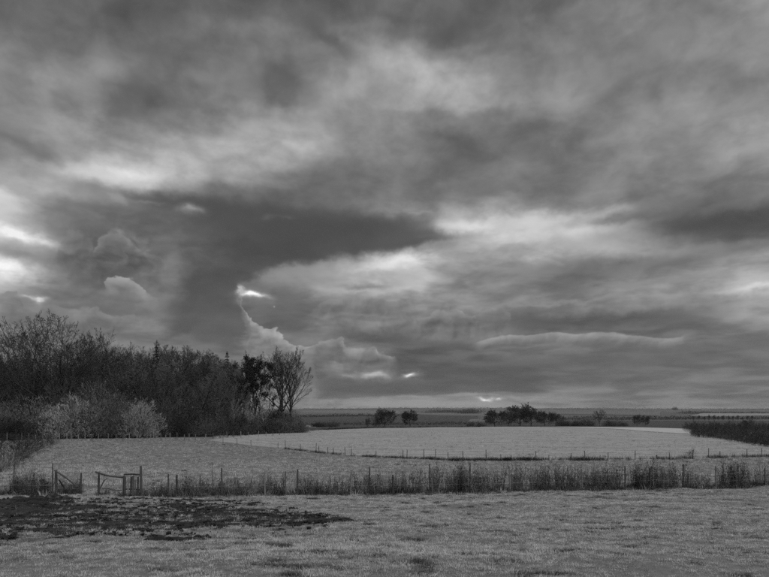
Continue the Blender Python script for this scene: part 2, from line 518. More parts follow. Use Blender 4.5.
def height(x, y):
    x, y = np.asarray(x, float), np.asarray(y, float)
    z = prof(y)
    near = np.clip((70 - y) / 45, 0, 1)
    z = z + near * (0.10 * fbm(x / 2.6, y / 1.7, 3) + 0.035 * fbm(x / 0.5, y / 0.35, 2))
    z = z + 0.12 * fbm(x / 17 + 3, y / 14, 2) * np.clip((y - 26) / 25, 0, 1)
    far = np.clip((y - 300) / 900, 0, 1)
    z = z + far * (9.0 * fbm(x / 700 + 9, y / 900, 2) + 3.0 * np.sin(x / 640 + 1.3))
    return z


_ty = np.exp(np.linspace(math.log(2.0), math.log(3900.0), 6000))
_tt = np.minimum.accumulate((EYE - prof(_ty)) / _ty) - np.arange(6000) * 1e-9


def ground_at(px, py):
    """the point of the (smooth) ground profile that lies on this sight line"""
    y = float(np.interp(-(py - HYP) / FPX, -_tt, _ty))
    x = (px - CXP) / FPX * y
    return Vector((x, y, float(height(x, y))))


def at_dist(px, d):
    x = (px - CXP) / FPX * d
    return Vector((x, d, float(height(x, d))))


# ---------------------------------------------------------------- materials (the photograph is monochrome)
def material(name, albedo, var=0.25, scale=3.0, rough=0.9, detail=4.0, per_obj=0.0, bump=0.0, bscale=20.0, obj_space=True, stretch=(1, 1, 1)):
    m = bpy.data.materials.new(name)
    m.use_nodes = True
    t = m.node_tree
    b = t.nodes['Principled BSDF']
    b.inputs['Roughness'].default_value = rough
    b.inputs['Specular IOR Level'].default_value = 0.15
    Ex.tree = t
    tcn = t.nodes.new('ShaderNodeTexCoord')
    mp = t.nodes.new('ShaderNodeMapping')
    mp.inputs['Scale'].default_value = stretch
    t.links.new(tcn.outputs['Object' if obj_space else 'Generated'], mp.inputs['Vector'])
    n = noise(Ex(mp.outputs[0]), scale, detail, 0.6)
    f = (n - 0.5) * (2 * var) + 1.0
    if per_obj:
        oi = t.nodes.new('ShaderNodeObjectInfo')
        f = f * ((Ex(oi.outputs['Random']) - 0.5) * (2 * per_obj) + 1.0)
    v = f * albedo
    t.links.new(mx(v, 0.004).s, b.inputs['Base Color'])
    if bump:
        bn = t.nodes.new('ShaderNodeBump')
        bn.inputs['Strength'].default_value = 1.0
        bn.inputs['Distance'].default_value = bump
        nb = noise(Ex(mp.outputs[0]), bscale, 5.0, 0.65)
        t.links.new(nb.s, bn.inputs['Height'])
        t.links.new(bn.outputs[0], b.inputs['Normal'])
    return m


def ground_material():
    m = bpy.data.materials.new("pasture_turf")
    m.use_nodes = True
    t = m.node_tree
    b = t.nodes['Principled BSDF']
    b.inputs['Roughness'].default_value = 0.95
    b.inputs['Specular IOR Level'].default_value = 0.1
    Ex.tree = t
    g = t.nodes.new('ShaderNodeNewGeometry')
    P = Ex(g.outputs['Position'])
    x, y, z = sep(P)
    n1 = noise(vec(x * 0.6, y, 0.0), 0.9, 6.0, 0.62)
    n2 = noise(P, 7.0, 4.0, 0.6)
    n3 = noise(vec(x * 0.35, y, 2.0), 0.09, 4.0, 0.55)
    n4 = noise(vec(x, y * 0.35, 5.0), 0.011, 5.0, 0.6)
    near = sstep(y, 70.0, 260.0, 1.0, 0.0)
    a_near = ((n1 - 0.5) * 0.9 + (n2 - 0.5) * 0.7 + (n3 - 0.5) * 0.5 + 1.0) * 0.15
    a_far = ((n4 - 0.5) * 0.9 + (n3 - 0.5) * 0.25 + 1.0) * 0.10
    t.links.new(mx(lerp(a_far, a_near, near), 0.01).s, b.inputs['Base Color'])
    bn = t.nodes.new('ShaderNodeBump')
    bn.inputs['Distance'].default_value = 0.05
    t.links.new((n2 + n1 * 1.5).s, bn.inputs['Height'])
    t.links.new(bn.outputs[0], b.inputs['Normal'])
    return m


M_ground = ground_material()
M_grass = material("dry_pasture_grass", 0.47, 0.25, 2.0, per_obj=0.32)
M_grass_dark = material("dark_shade_grass", 0.085, 0.25, 2.0, per_obj=0.5)  # darker tufts: the shade of dips and clumps is put into their colour
M_soil = material("wet_black_soil", 0.024, 0.6, 3.0, rough=0.5, bump=0.06, bscale=14)
M_pale = material("pale_stubble", 0.30, 0.8, 1.1, detail=6.0, bump=0.09, bscale=4, stretch=(0.13, 1, 1))
M_strip = material("bleached_strip", 0.42, 0.35, 0.8)
M_dark_field = material("dark_ploughed", 0.055, 0.3, 0.05)
M_mid_field = material("winter_crop", 0.13, 0.25, 0.02)
M_light_field = material("bare_chalky_field", 0.24, 0.12, 0.01)
M_bark = material("grey_bark", 0.060, 0.35, 1.5, per_obj=0.3)
M_twig = material("dark_twigs", 0.060, 0.25, 1.0, per_obj=0.4)
M_twig_l = material("brown_twigs", 0.092, 0.3, 1.0, per_obj=0.75)
M_needle = material("dark_needles", 0.022, 0.4, 1.0, per_obj=0.2)
M_pale_twig = material("pale_budding_twigs", 0.38, 0.3, 0.6, per_obj=0.15)
M_mid_twig = material("grey_shrub_twigs", 0.15, 0.3, 0.6, per_obj=0.25)
M_birch = material("birch_bark", 0.38, 0.5, 3.0)
M_farveg = material("far_woodland", 0.05, 0.35, 0.02)
M_post = material("weathered_post", 0.085, 0.4, 5.0, per_obj=0.3)
M_post_pale = material("pale_split_post", 0.24, 0.35, 6.0, per_obj=0.2, stretch=(1, 1, 0.3))
M_wire = material("galvanised_wire", 0.16, 0.2, 3.0, rough=0.6)
M_weed_dark = material("dead_weed_dark", 0.058, 0.35, 2.0, per_obj=0.4)
M_weed_mid = material("dead_weed_brown", 0.13, 0.35, 2.0, per_obj=0.4)
M_weed_pale = material("dead_weed_straw", 0.26, 0.35, 2.0, per_obj=0.35)

# ---------------------------------------------------------------- the ground, one sheet to the horizon
def spaced(a, b, step, grow, lim):
    out, s, v = [], step, b
    while v < lim:
        s = min(s * grow, lim / 9.0); v += s; out.append(v)
    return out


xs_c = np.arange(-17, 17.01, 0.14)
ext = np.array(spaced(0, 17, 0.14, 1.16, 9000))
xs = np.concatenate([-ext[::-1], xs_c, ext])
ys_c = np.arange(4.5, 25.01, 0.13)
ys = np.concatenate([[-3000, -1000, -300, -90, -40, -20, -10, -5, -2, 0, 1.5, 3, 4], ys_c, np.array(spaced(0, 25, 0.13, 1.032, 9000))])
GXX, GYY = np.meshgrid(xs, ys)
GZZ = height(GXX, GYY)
nx, ny = len(xs), len(ys)
idx = np.arange(nx * ny).reshape(ny, nx)
quads = np.stack([idx[:-1, :-1], idx[:-1, 1:], idx[1:, 1:], idx[1:, :-1]], -1).reshape(-1, 4)
me = mesh_np("ground", np.stack([GXX, GYY, GZZ], -1).reshape(-1, 3), quads.tolist(), M_ground, True)
ground = tag(obj("ground", me), "rolling pasture and farmland reaching to the horizon", "ground", kind="structure")


def drape(name, near, far, mat, off, label, cat="field", cols=60, rows=14, rough_edge=0.0):
    """a field lying on the ground between two edges given as sight lines (px, py)"""
    nxs, fxs = np.array(near, float), np.array(far, float)
    V = []
    for r in range(rows + 1):
        for c in range(cols + 1):
            t = c / cols
            a = np.array([np.interp(t, np.linspace(0, 1, len(nxs)), nxs[:, 0]), np.interp(t, np.linspace(0, 1, len(nxs)), nxs[:, 1])])
            b = np.array([np.interp(t, np.linspace(0, 1, len(fxs)), fxs[:, 0]), np.interp(t, np.linspace(0, 1, len(fxs)), fxs[:, 1])])
            A = at_dist(a[0], -a[1]) if a[1] < 0 else ground_at(*a)      # negative: metres from the camera
            B = at_dist(b[0], -b[1]) if b[1] < 0 else ground_at(*b)
            q = A.lerp(B, r / rows)
            if rough_edge and r == 0: q.y += rough_edge * (random.random() - 0.5)
            V.append((q.x, q.y, float(height(q.x, q.y)) + off + min(0.4, 0.0035 * max(0.0, q.y - 80))))
    F = []
    rim = [c for c in range(cols + 1)] + [r * (cols + 1) + cols for r in range(1, rows + 1)] + [rows * (cols + 1) + c for c in range(cols - 1, -1, -1)] + [r * (cols + 1) for r in range(rows - 1, 0, -1)]
    n0 = len(V)
    V += [(V[i][0], V[i][1], V[i][2] - 2.5 * off - 0.8) for i in rim]            # sides down into the ground
    F += [(rim[k], n0 + k, n0 + (k + 1) % len(rim), rim[(k + 1) % len(rim)]) for k in range(len(rim))]
    for r in range(rows):
        for c in range(cols):
            i = r * (cols + 1) + c
            F.append((i, i + 1, i + cols + 2, i + cols + 1))
    return tag(obj(name, mesh_np(name, V, F, mat, True)), label, cat, kind="structure")


MIDF = [(205, 440.5), (250, 445.5), (285, 449), (320, 453), (350, 455.5), (390, 457.6), (430, 459), (455, 461), (520, 461), (600, 461),
        (660, 460), (710, 458.5), (769, 457), (830, 456)]
MIDD = [(p, -float(ground_at(p, q).y)) for p, q in MIDF]
drape("stubble_field", MIDD, [(236, -113), (290, -133), (330, -150), (380, -168), (420, -186), (470, -208), (520, -214), (560, -190), (600, -162), (645, -136), (692, -120),
       (720, -104), (769, -83), (830, -72)], M_pale, 0.06, "pale stubble field rising beyond the middle fence", cols=130, rows=50)
drape("bleached_strip", [(490, -216), (540, -212), (565, -192), (590, -170), (640, -139), (691, -121)], [(480, -222), (540, -227), (565, -222), (590, -212), (640, -184), (692, -150)], M_strip, 0.16,
      "bright bleached strip along the far edge of the stubble field")
drape("dark_field", [(480, -227), (560, -226), (600, -212), (640, -188), (692, -153), (720, -104), (769, -85), (830, -74)],
      [(486, -620), (560, -620), (600, -620), (640, -620), (692, -620), (720, -620), (769, -620), (830, -620)], M_dark_field, 0.06, "dark bare field behind the bleached strip", cols=60, rows=30)
drape("scrub_field", [(300, -142), (360, -166), (400, -182), (440, -200), (478, -224)], [(300, -1300), (360, -1200), (400, -1150), (440, -1200), (478, -1100)], M_dark_field, 0.15,
      "dark rough ground in the valley behind the stubble field", rows=30)
drape("crop_field", [(405, 416.5), (430, 417.5), (480, 418), (530, 417)], [(400, 413.6), (440, 412.8), (490, 412.5), (540, 412)], M_mid_field, 1.0, "grey field on the far slope beyond the valley")
drape("crop_field", [(300, 413.5), (350, 414), (400, 414)], [(300, 411.5), (350, 411), (400, 411)], M_mid_field, 1.5, "grey field below the horizon right of the wood")
drape("crop_field", [(555, 416), (600, 416.5), (660, 417.5)], [(555, 412), (600, 411.5), (660, 412.5)], M_mid_field, 1.5, "grey far field above the lone forked tree")
drape("chalky_field", [(690, 417.0), (730, 416.6), (770, 416.0), (830, 415)], [(700, 415.4), (730, 414.0), (770, 412.6), (830, 411.5)], M_light_field, 1.0, "pale field near the horizon at the far right")
drape("chalky_field", [(468, 423.6), (484, 423.2)], [(470, 421), (486, 420.6)], M_mid_field, 0.6, "small light patch of ground left of the round dark tree")

drape("pale_track", [(303, 428.6), (316, 428.8)], [(304, 426.6), (315, 426.9)], M_light_field, 0.2, "small pale patch of ground just right of the wood", cols=8, rows=4)

# ---------------------------------------------------------------- black soil in the pasture
S_TOP = [(-60, 504), (0, 502.5), (22, 500.5), (50, 501.5), (60, 504), (100, 506.5), (150, 507.5), (185, 506), (215, 505.5), (250, 507.5), (275, 511), (310, 515), (330, 517.5), (348, 521.5)]
S_BOT = [(-60, 541), (0, 539.5), (20, 537), (45, 533.5), (62, 535), (100, 531), (140, 532.5), (170, 530), (200, 531), (235, 523.5), (262, 525), (300, 526.5), (330, 525.5), (348, 522.5)]


def to_px(x, y):
    return CXP + FPX * x / y, HYP + FPX * (EYE - prof(y)) / y


def soil_mask(x, y):
    px, py = to_px(x, y)
    top = np.interp(px, [p[0] for p in S_TOP], [p[1] for p in S_TOP])
    bot = np.interp(px, [p[0] for p in S_BOT], [p[1] for p in S_BOT])
    mid, half = (top + bot) / 2, np.maximum((bot - top) / 2, 0.5)
    d = 1 - np.abs(py - mid) / half
    d = np.minimum(d, (350 - px) / 40.0)
    n = fbm(x / 0.9, y / 0.36, 5, 0.8)
    lanes = -0.6 * np.exp(-((py - (514 - px * 0.004)) / 2.2) ** 2) * (0.5 + 1.4 * fbm(x / 2.0 + 4, y * 0 + 2, 2)) * (px > 30)
    return d * 1.25 + n * 1.7 + 0.20 + lanes


sx = np.arange(-14, 0.6, 0.075)
sy = np.arange(9.6, 18.6, 0.075)
SX, SY = np.meshgrid(sx, sy)
SM = np.clip(soil_mask(SX, SY) * 1.6, -1, 1)
_px, _py = to_px(SX, SY)
heap = np.clip(1 - ((_px - 20) / 62) ** 2, 0, 1) * np.clip(1 - ((_py - 506) / 11) ** 2, 0, 1)
lump = 0.10 * fbm(SX / 0.5, SY / 0.5, 3, 0.6) + 0.05 * fbm(SX / 0.16, SY / 0.16, 2)
SZ = height(SX, SY) + np.where(SM > 0, 0.025 * SM + 0.7 * lump * np.clip(SM * 2, 0, 1) + 0.12 * heap * np.clip(SM, 0, 1), 0.12 * SM)
n1, n2 = SX.shape
idx = np.arange(n1 * n2).reshape(n1, n2)
q = np.stack([idx[:-1, :-1], idx[:-1, 1:], idx[1:, 1:], idx[1:, :-1]], -1).reshape(-1, 4)
keep = (SM.reshape(-1)[q] > -0.55).any(1)
me = mesh_np("black_soil", np.stack([SX, SY, SZ], -1).reshape(-1, 3), q[keep].tolist(), M_soil, False)
bm = bmesh.new(); bm.from_mesh(me)
bmesh.ops.delete(bm, geom=[v for v in bm.verts if not v.link_faces], context='VERTS')
bm.to_mesh(me); bm.free()
tag(obj("black_soil", me), "churned black soil spread over the pasture at left", "soil", kind="structure")


# ---------------------------------------------------------------- instanced ground cover (grass, clods, undergrowth): geometry-node points
def hidden_col(name):
    c = bpy.data.collections.new(name)
    return c


def scatter(name, pts, rots, scales, picks, protos, label, cat):
    """one 'stuff' object: points that carry instances of a few shared meshes"""
    me = bpy.data.meshes.new(name)
    me.from_pydata([tuple(p) for p in pts], [], [])
    for an, data, ty in (("rz", rots, 'FLOAT'), ("sc", scales, 'FLOAT'), ("pick", picks, 'INT')):
        at = me.attributes.new(an, ty, 'POINT')
        at.data.foreach_set('value', np.asarray(data, dtype=np.int32 if ty == 'INT' else np.float32))
    o = obj(name, me)
    tag(o, label, cat, kind="stuff")
    ng = bpy.data.node_groups.new(name + "_scatter", 'GeometryNodeTree')
    ng.interface.new_socket("Geometry", in_out='INPUT', socket_type='NodeSocketGeometry')
    ng.interface.new_socket("Geometry", in_out='OUTPUT', socket_type='NodeSocketGeometry')
    N = ng.nodes
    gi, go = N.new('NodeGroupInput'), N.new('NodeGroupOutput')
    m2p = N.new('GeometryNodeMeshToPoints')
    iop = N.new('GeometryNodeInstanceOnPoints')
    g2i = N.new('GeometryNodeGeometryToInstance')
    for p in reversed(protos):
        oi = N.new('GeometryNodeObjectInfo')
        oi.inputs['Object'].default_value = p
        oi.inputs['As Instance'].default_value = True
        ng.links.new(oi.outputs['Geometry'], g2i.inputs[0])

    def attr(n, ty):
        a = N.new('GeometryNodeInputNamedAttribute'); a.data_type = ty
        a.inputs['Name'].default_value = n
        return a.outputs['Attribute']
    comb = N.new('ShaderNodeCombineXYZ')
    ng.links.new(attr("rz", 'FLOAT'), comb.inputs[2])
    ng.links.new(gi.outputs[0], m2p.inputs['Mesh'])
    ng.links.new(m2p.outputs[0], iop.inputs['Points'])
    ng.links.new(g2i.outputs[0], iop.inputs['Instance'])
    iop.inputs['Pick Instance'].default_value = True
    ng.links.new(attr("pick", 'INT'), iop.inputs['Instance Index'])
    ng.links.new(comb.outputs[0], iop.inputs['Rotation'])
    ng.links.new(attr("sc", 'FLOAT'), iop.inputs['Scale'])
    ng.links.new(iop.outputs[0], go.inputs[0])
    mod = o.modifiers.new("scatter", 'NODES')
    mod.node_group = ng
    return o


def proto(name, V, F, mat):
    """a shared mesh carrier that is not itself in the scene"""
    return bpy.data.objects.new(name, mesh_np(name, V, F, mat))


def blade(V, F, p, az, length, width, lean, curl):
    """a bent grass blade of three faces"""
    d = np.array([math.cos(az), math.sin(az), 0]); s = np.array([-d[1], d[0], 0]) * width
    p = np.array(p, float); up = np.array([0, 0, 1.0])
    a = p + up * length * 0.5 * math.cos(lean) + d * length * 0.5 * math.sin(lean)
    l2 = lean + curl
    b = a + up * length * 0.5 * math.cos(l2) + d * length * 0.5 * math.sin(l2)
    i = len(V)
    V += [p - s, p + s, a + s * 0.7, a - s * 0.7, b]
    F += [(i, i + 1, i + 2, i + 3), (i + 3, i + 2, i + 4)]


def tuft(n, rad, l0, l1, width, lean):
    V, F = [], []
    for _ in range(n):
        r, t = rad * math.sqrt(random.random()), random.random() * 6.283
        blade(V, F, (r * math.cos(t), r * math.sin(t), -0.01), t + random.uniform(-1, 1), random.uniform(l0, l1), width * random.uniform(.6, 1.3),
              random.uniform(0.1, lean), random.uniform(0.1, 0.9))
    return V, F


grass_protos = [proto("grass_tuft", *tuft(30, 0.12, 0.03, 0.08, 0.0035, 1.4), M_grass) for _ in range(4)] + \
               [proto("grass_tuft", *tuft(30, 0.10, 0.05, 0.14, 0.004, 1.0), M_grass) for _ in range(2)] + \
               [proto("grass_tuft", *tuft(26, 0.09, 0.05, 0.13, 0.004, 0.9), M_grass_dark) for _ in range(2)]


def grass_field(name, y0, y1, n, sc0, sc1, label, dark, avoid_soil=True, uw=0.74, pad=2.5, power=1.0, side=0):
    P, R, S, K = [], [], [], []
    yy = (y0 ** power + RNG.random(n) * (y1 ** power - y0 ** power)) ** (1 / power)
    xx = (RNG.random(n) * 2 - 1) * (uw * yy + pad)
    n1 = fbm(xx / 0.55, yy / 0.2, 2); n2 = fbm(xx / 5 + 7, yy / 3 + 2, 2)
    keep = 0.5 * n1 + 0.8 + 0.25 * n2 > RNG.random(n) * 0.6
    if avoid_soil:
        keep &= soil_mask(xx, yy) < 0.02 + 0.25 * (RNG.random(n) < 0.15)
    xx, yy, n1, n2 = xx[keep], yy[keep], n1[keep], n2[keep]
    if name != "pasture_grass":
        qx, qy = to_px(xx, yy)
        lim = np.interp(qx, [p[0] for p in MIDF], [p[1] for p in MIDF], left=400)
        k2 = (qy < lim - 0.6) & (qx > 215) if side else (qy > lim + 0.6)
        xx, yy, n1, n2 = xx[k2], yy[k2], n1[k2], n2[k2]
    zz = height(xx, yy) - 0.01 + ((0.04 + 0.0035 * np.clip(yy - 80, 0, 100)) if side else 0)
    rr = RNG.random(len(xx))
    isdark = (n1 * 0.95 + n2 * 0.12 + RNG.normal(0, 0.06, len(xx))) > dark - (0.0 if side else 0.15) * np.clip((yy - 50) / 45, 0, 1)  # clusters of dark tufts stand in for shadow streaks in the turf
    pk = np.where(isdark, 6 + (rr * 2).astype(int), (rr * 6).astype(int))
    sc = (sc0 + RNG.random(len(xx)) * (sc1 - sc0)) * (1 + 0.35 * n2) + 0.35 * np.clip(n1, 0, 1)
    return scatter(name, np.stack([xx, yy, zz], -1).tolist(), RNG.random(len(xx)) * 6.283, sc, pk, grass_protos, label, "grass")


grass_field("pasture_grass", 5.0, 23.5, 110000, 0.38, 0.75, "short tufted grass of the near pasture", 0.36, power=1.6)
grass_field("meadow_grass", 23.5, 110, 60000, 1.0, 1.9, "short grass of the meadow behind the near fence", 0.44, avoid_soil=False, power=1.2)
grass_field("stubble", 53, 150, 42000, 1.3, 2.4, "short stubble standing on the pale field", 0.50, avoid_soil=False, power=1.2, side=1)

clod_protos = []
for _ in range(3):
    bm = bmesh.new()
    bmesh.ops.create_icosphere(bm, subdivisions=1, radius=0.07)
    for v in bm.verts:
        v.co *= random.uniform(0.6, 1.35); v.co.z *= 0.65
    me = bpy.data.meshes.new("soil_clod"); bm.to_mesh(me); bm.free(); me.materials.append(M_soil)
    clod_protos.append(bpy.data.objects.new("soil_clod", me))
cx_, cy_ = RNG.uniform(-13, 0.3, 9000), RNG.uniform(9.8, 18.4, 9000)
k_ = soil_mask(cx_, cy_) > -0.05 + 0.3 * RNG.random(9000)
cx_, cy_ = cx_[k_], cy_[k_]
cpx, cpy = to_px(cx_, cy_)
chp = np.clip(1 - ((cpx - 20) / 62) ** 2, 0, 1) * np.clip(1 - ((cpy - 506) / 11) ** 2, 0, 1)
scatter("soil_clods", np.stack([cx_, cy_, height(cx_, cy_) + 0.03 + 0.08 * chp], -1).tolist(), RNG.random(len(cx_)) * 6.28, 0.18 + 0.6 * RNG.random(len(cx_)) ** 3,
        RNG.integers(0, 3, len(cx_)), clod_protos, "loose black clods lying on the churned soil", "soil")
tx_, ty_ = RNG.uniform(-13, 0.5, 12000), RNG.uniform(9.6, 18.4, 12000)
k_ = (soil_mask(tx_, ty_) > 0.0) & (fbm(tx_ / 1.1 + 3, ty_ / 0.3, 4, .7) > 0.17)
tx_, ty_ = tx_[k_], ty_[k_]
scatter("soil_grass", np.stack([tx_, ty_, height(tx_, ty_) + 0.06], -1).tolist(), RNG.random(len(tx_)) * 6.28, 0.4 + 0.4 * RNG.random(len(tx_)),
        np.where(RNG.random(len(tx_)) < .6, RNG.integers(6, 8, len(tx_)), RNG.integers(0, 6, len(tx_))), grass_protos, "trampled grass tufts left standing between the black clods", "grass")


# ---------------------------------------------------------------- trees
class Skel:
    def __init__(self):
        self.V, self.F = [], []

    def tube(self, pts, rads, sides):
        base = None
        V, F = self.V, self.F
        n = len(pts)
        prev = None
        for k in range(n):
            d = pts[min(k + 1, n - 1)] - pts[max(k - 1, 0)]
            if d.length < 1e-9: d = Vector((0, 0, 1))
            d.normalize()
            ref = Vector((1, 0, 0)) if abs(d.x) < 0.8 else Vector((0, 1, 0))
            a = d.cross(ref).normalized(); b = d.cross(a)
            if k == n - 1 and rads[k] < 0.012:
                V.append(tuple(pts[k])); i = len(V) - 1
                F += [(prev + s, prev + (s + 1) % sides, i) for s in range(sides)]
                return
            i = len(V)
            for s in range(sides):
                t = 6.28319 * s / sides
                V.append(tuple(pts[k] + (a * math.cos(t) + b * math.sin(t)) * rads[k]))
            if prev is not None:
                F += [(prev + s, prev + (s + 1) % sides, i + (s + 1) % sides, i + s) for s in range(sides)]
            prev = i


def rot_dir(d, ang, az):
    d = d.normalized()
    ref = Vector((0, 0, 1)) if abs(d.z) < 0.9 else Vector((1, 0, 0))
    a = d.cross(ref).normalized(); b = d.cross(a)
    return (d * math.cos(ang) + (a * math.cos(az) + b * math.sin(az)) * math.sin(ang)).normalized()


def grow(rs, spec):
    """bare broadleaf tree of unit height 1 m x spec['h']; returns wood and twig skeletons and the tips"""
    wood, twig, tips = Skel(), Skel(), []
    L = spec['levels']
    env = spec.get('env')
    HH = spec['h']

    def reach(q, d):
        # how far a branch can go inside the crown's ellipsoid
        c, rx, rz = env[0] * HH, env[1] * HH, env[2] * HH
        px_, py_, pz_ = q.x / rx, q.y / rx, (q.z - c) / rz
        dx_, dy_, dz_ = d.x / rx, d.y / rx, d.z / rz
        A = dx_ * dx_ + dy_ * dy_ + dz_ * dz_; B = px_ * dx_ + py_ * dy_ + pz_ * dz_; C = px_ * px_ + py_ * py_ + pz_ * pz_ - 1
        D = B * B - A * C
        if D <= 0: return 0.6
        return max(0.6, (-B + math.sqrt(D)) / A)

    def branch(p, d, length, r, lev):
        nseg = (7, 5, 4, 3, 2, 1)[min(lev, 5)]
        pts, rads = [p.copy()], [r]
        dd = d.copy()
        for k in range(nseg):
            j = spec['jit'] * (0.5 if lev == 0 else 1.0)
            dd = (dd + Vector((rs.gauss(0, j), rs.gauss(0, j), rs.gauss(0, j) + spec['up'][lev] / nseg))).normalized()
            pts.append(pts[-1] + dd * (length / nseg))
            t = (k + 1) / nseg
            rads.append(max(r * (1 - t * (0.72 if lev < L else 0.9)), spec['rmin']))
        sk = twig if lev >= spec['twig_from'] else wood
        if lev == L: rads[-1] = 0.005
        sk.tube(pts, rads, (7, 5, 4, 3, 3, 3)[min(lev, 5)])
        if lev == L:
            tips.append(pts[-1]); return
        n = spec['kids'][lev]
        n = max(2, int(n * rs.uniform(0.8, 1.2)))
        t0 = spec['clear'] if lev == 0 else 0.18
        az = rs.uniform(0, 6.28)
        for c in range(n):
            t = t0 + (1 - t0) * ((c + rs.uniform(0.1, 0.9)) / n) ** spec.get('pw', 0.9)
            f = t * nseg; k = min(int(f), nseg - 1)
            q = pts[k].lerp(pts[k + 1], f - k)
            local = (pts[k + 1] - pts[k]).normalized()
            az += 2.4 + rs.uniform(-0.4, 0.4)
            ang = math.radians(spec['ang'][lev] * rs.uniform(0.75, 1.25)) * (1.15 - 0.45 * t)
            ln = length * spec['len'][lev] * rs.uniform(0.75, 1.2) * ((1.25 - 0.65 * t) if lev == 0 else (1.1 - 0.5 * t))
            rr = max(r * (1 - 0.7 * t) * 0.60, spec['rmin'])
            dn = rot_dir(local, ang, az)
            if env:
                up_ = (dn + Vector((0, 0, 0.35))).normalized()
                R_ = reach(q, up_)
                ln = R_ * rs.uniform(0.62, 1.02) if lev == 0 else min(ln, R_ * rs.uniform(.75, 1.1))
            branch(q, dn, ln, rr, lev + 1)
        # leader goes on as twigs
        if lev < L:
            branch(pts[-1], dd, length * (0.35 if not env else 0.16), rads[-1], lev + 1)

    H = spec['h']
    stems = spec.get('stems', 1)
    for s in range(stems):
        if stems == 1:
            branch(Vector((0, 0, -0.15)), Vector((rs.gauss(0, .03), rs.gauss(0, .03), 1)), H * spec['trunk'], spec['r'], 0)
        else:
            az = 6.283 * s / stems + rs.uniform(-.4, .4); rr = spec['spread'] * math.sqrt(rs.random())
            tilt = spec['tilt'] * (0.25 + rs.random())
            branch(Vector((rr * math.cos(az), rr * math.sin(az), -0.15)), Vector((math.cos(az) * tilt, math.sin(az) * tilt, 1)).normalized(),
                   H * spec['trunk'] * rs.uniform(.75, 1.1), spec['r'] * rs.uniform(.7, 1.1), 0)
    return wood, twig, tips


def finish(wood, twig, wmat, tmat, hwant):
    """normalise to a height of 1 m so that copies take their size from the scale"""
    zs = np.array(wood.V + twig.V)[:, 2]
    k = 1.0 / np.percentile(zs, 99.8)
    a = mesh_np("trunk", np.array(wood.V) * k, wood.F, wmat, True)
    b = mesh_np("crown", np.array(twig.V) * k, twig.F, tmat, False)
    return a, b, k


SPREAD = dict(h=22, levels=5, trunk=0.60, r=0.42, rmin=0.018, kids=[14, 8, 6, 5, 3], ang=[58, 46, 44, 44, 45], len=[0.62, 0.55, 0.5, 0.48, 0.5], up=[0.1, .3, .2, .15, .1, .1], jit=0.12, clear=0.24, twig_from=4, env=(0.60, 0.44, 0.41))
UPRIGHT = dict(h=17, levels=4, trunk=0.82, r=0.17, rmin=0.014, kids=[19, 8, 6, 4], ang=[46, 42, 42, 44], len=[0.34, 0.5, 0.55, 0.5], up=[0.05, .3, .2, .1, .1], jit=0.11, clear=0.16, twig_from=3, env=(0.56, 0.21, 0.45))
FAN = dict(h=17, levels=5, trunk=0.66, r=0.30, rmin=0.012, kids=[14, 7, 6, 5, 3], ang=[40, 32, 32, 34, 36], len=[0.6, 0.5, 0.5, 0.5, 0.5], up=[0.05, .35, .3, .25, .2, .1], jit=0.07, clear=0.27, twig_from=4, env=(0.60, 0.35, 0.41))
SHRUB = dict(h=3, levels=3, trunk=0.8, r=0.03, rmin=0.008, kids=[7, 5, 4], ang=[38, 40, 40], len=[0.45, 0.5, 0.5], up=[0.0, .2, .2, .2], jit=0.13, clear=0.1, twig_from=1, stems=11, spread=0.6, tilt=0.8)


def dome_bush(seed, wmat, tmat, ncl=1700, squat=0.62):
    """rounded bush 1 m high: stems fan out from the ground and end in dense sprays of fine upright twigs"""
    r_ = random.Random(seed)
    w, V, F = Skel(), [], []
    lobes = [(0, 0, 0.0, 1.0)] + [(r_.uniform(-.34, .34), r_.uniform(-.34, .34), 0.0, r_.uniform(.55, .8)) for _ in range(5)]
    for k in range(ncl):
        lx, ly, _, ls = lobes[r_.randrange(6)]
        az, el = r_.uniform(0, 6.283), math.asin(r_.uniform(-.05, 1))
        rad = r_.uniform(.25, 1.0) ** 0.5 * (1 + 0.10 * math.sin(5 * az + seed) * math.cos(4 * el))
        p = Vector((lx + squat * ls * rad * math.cos(el) * math.cos(az), ly + squat * ls * rad * math.cos(el) * math.sin(az), 0.06 + ls * 0.86 * rad * math.sin(el)))
        out = Vector((p.x - lx, p.y - ly, 0)) * 1.1 + Vector((0, 0, .55))
        if k % 14 == 0:
            base = Vector((lx * .3 + r_.gauss(0, .05), ly * .3 + r_.gauss(0, .05), -.03))
            w.tube([base, base.lerp(p, .5) + Vector((0, 0, .10)), p], [.012, .008, .0125], 4)
        for _j in range(7):
            d = (out.normalized() + Vector((r_.gauss(0, .5), r_.gauss(0, .5), r_.gauss(0, .4)))).normalized()
            ln = r_.uniform(.035, .10)
            c = p + Vector((r_.gauss(0, .03), r_.gauss(0, .03), r_.gauss(0, .03)))
            sd = d.cross(Vector((r_.gauss(0, 1), r_.gauss(0, 1), r_.gauss(0, 1)))).normalized() * r_.uniform(.0026, .006)
            i0 = len(V); V += [tuple(c - sd), tuple(c + sd), tuple(c + d * ln)]; F.append((i0, i0 + 1, i0 + 2))
    return mesh_np("trunk", w.V, w.F, wmat, True), mesh_np("crown", V, F, tmat)


def variants(spec, n, seed, wmat, tmat, **ch):
    out = []
    for i in range(n):
        sp = dict(spec); sp.update(ch)
        w, t, tips = grow(random.Random(seed + i), sp)
        if not w.V: w.tube([Vector((0, 0, -.1)), Vector((0, 0, .4))], [.05, .04], 5)
        a, b, k = finish(w, t, wmat, tmat, sp['h'])
        out.append((a, b))
    return out


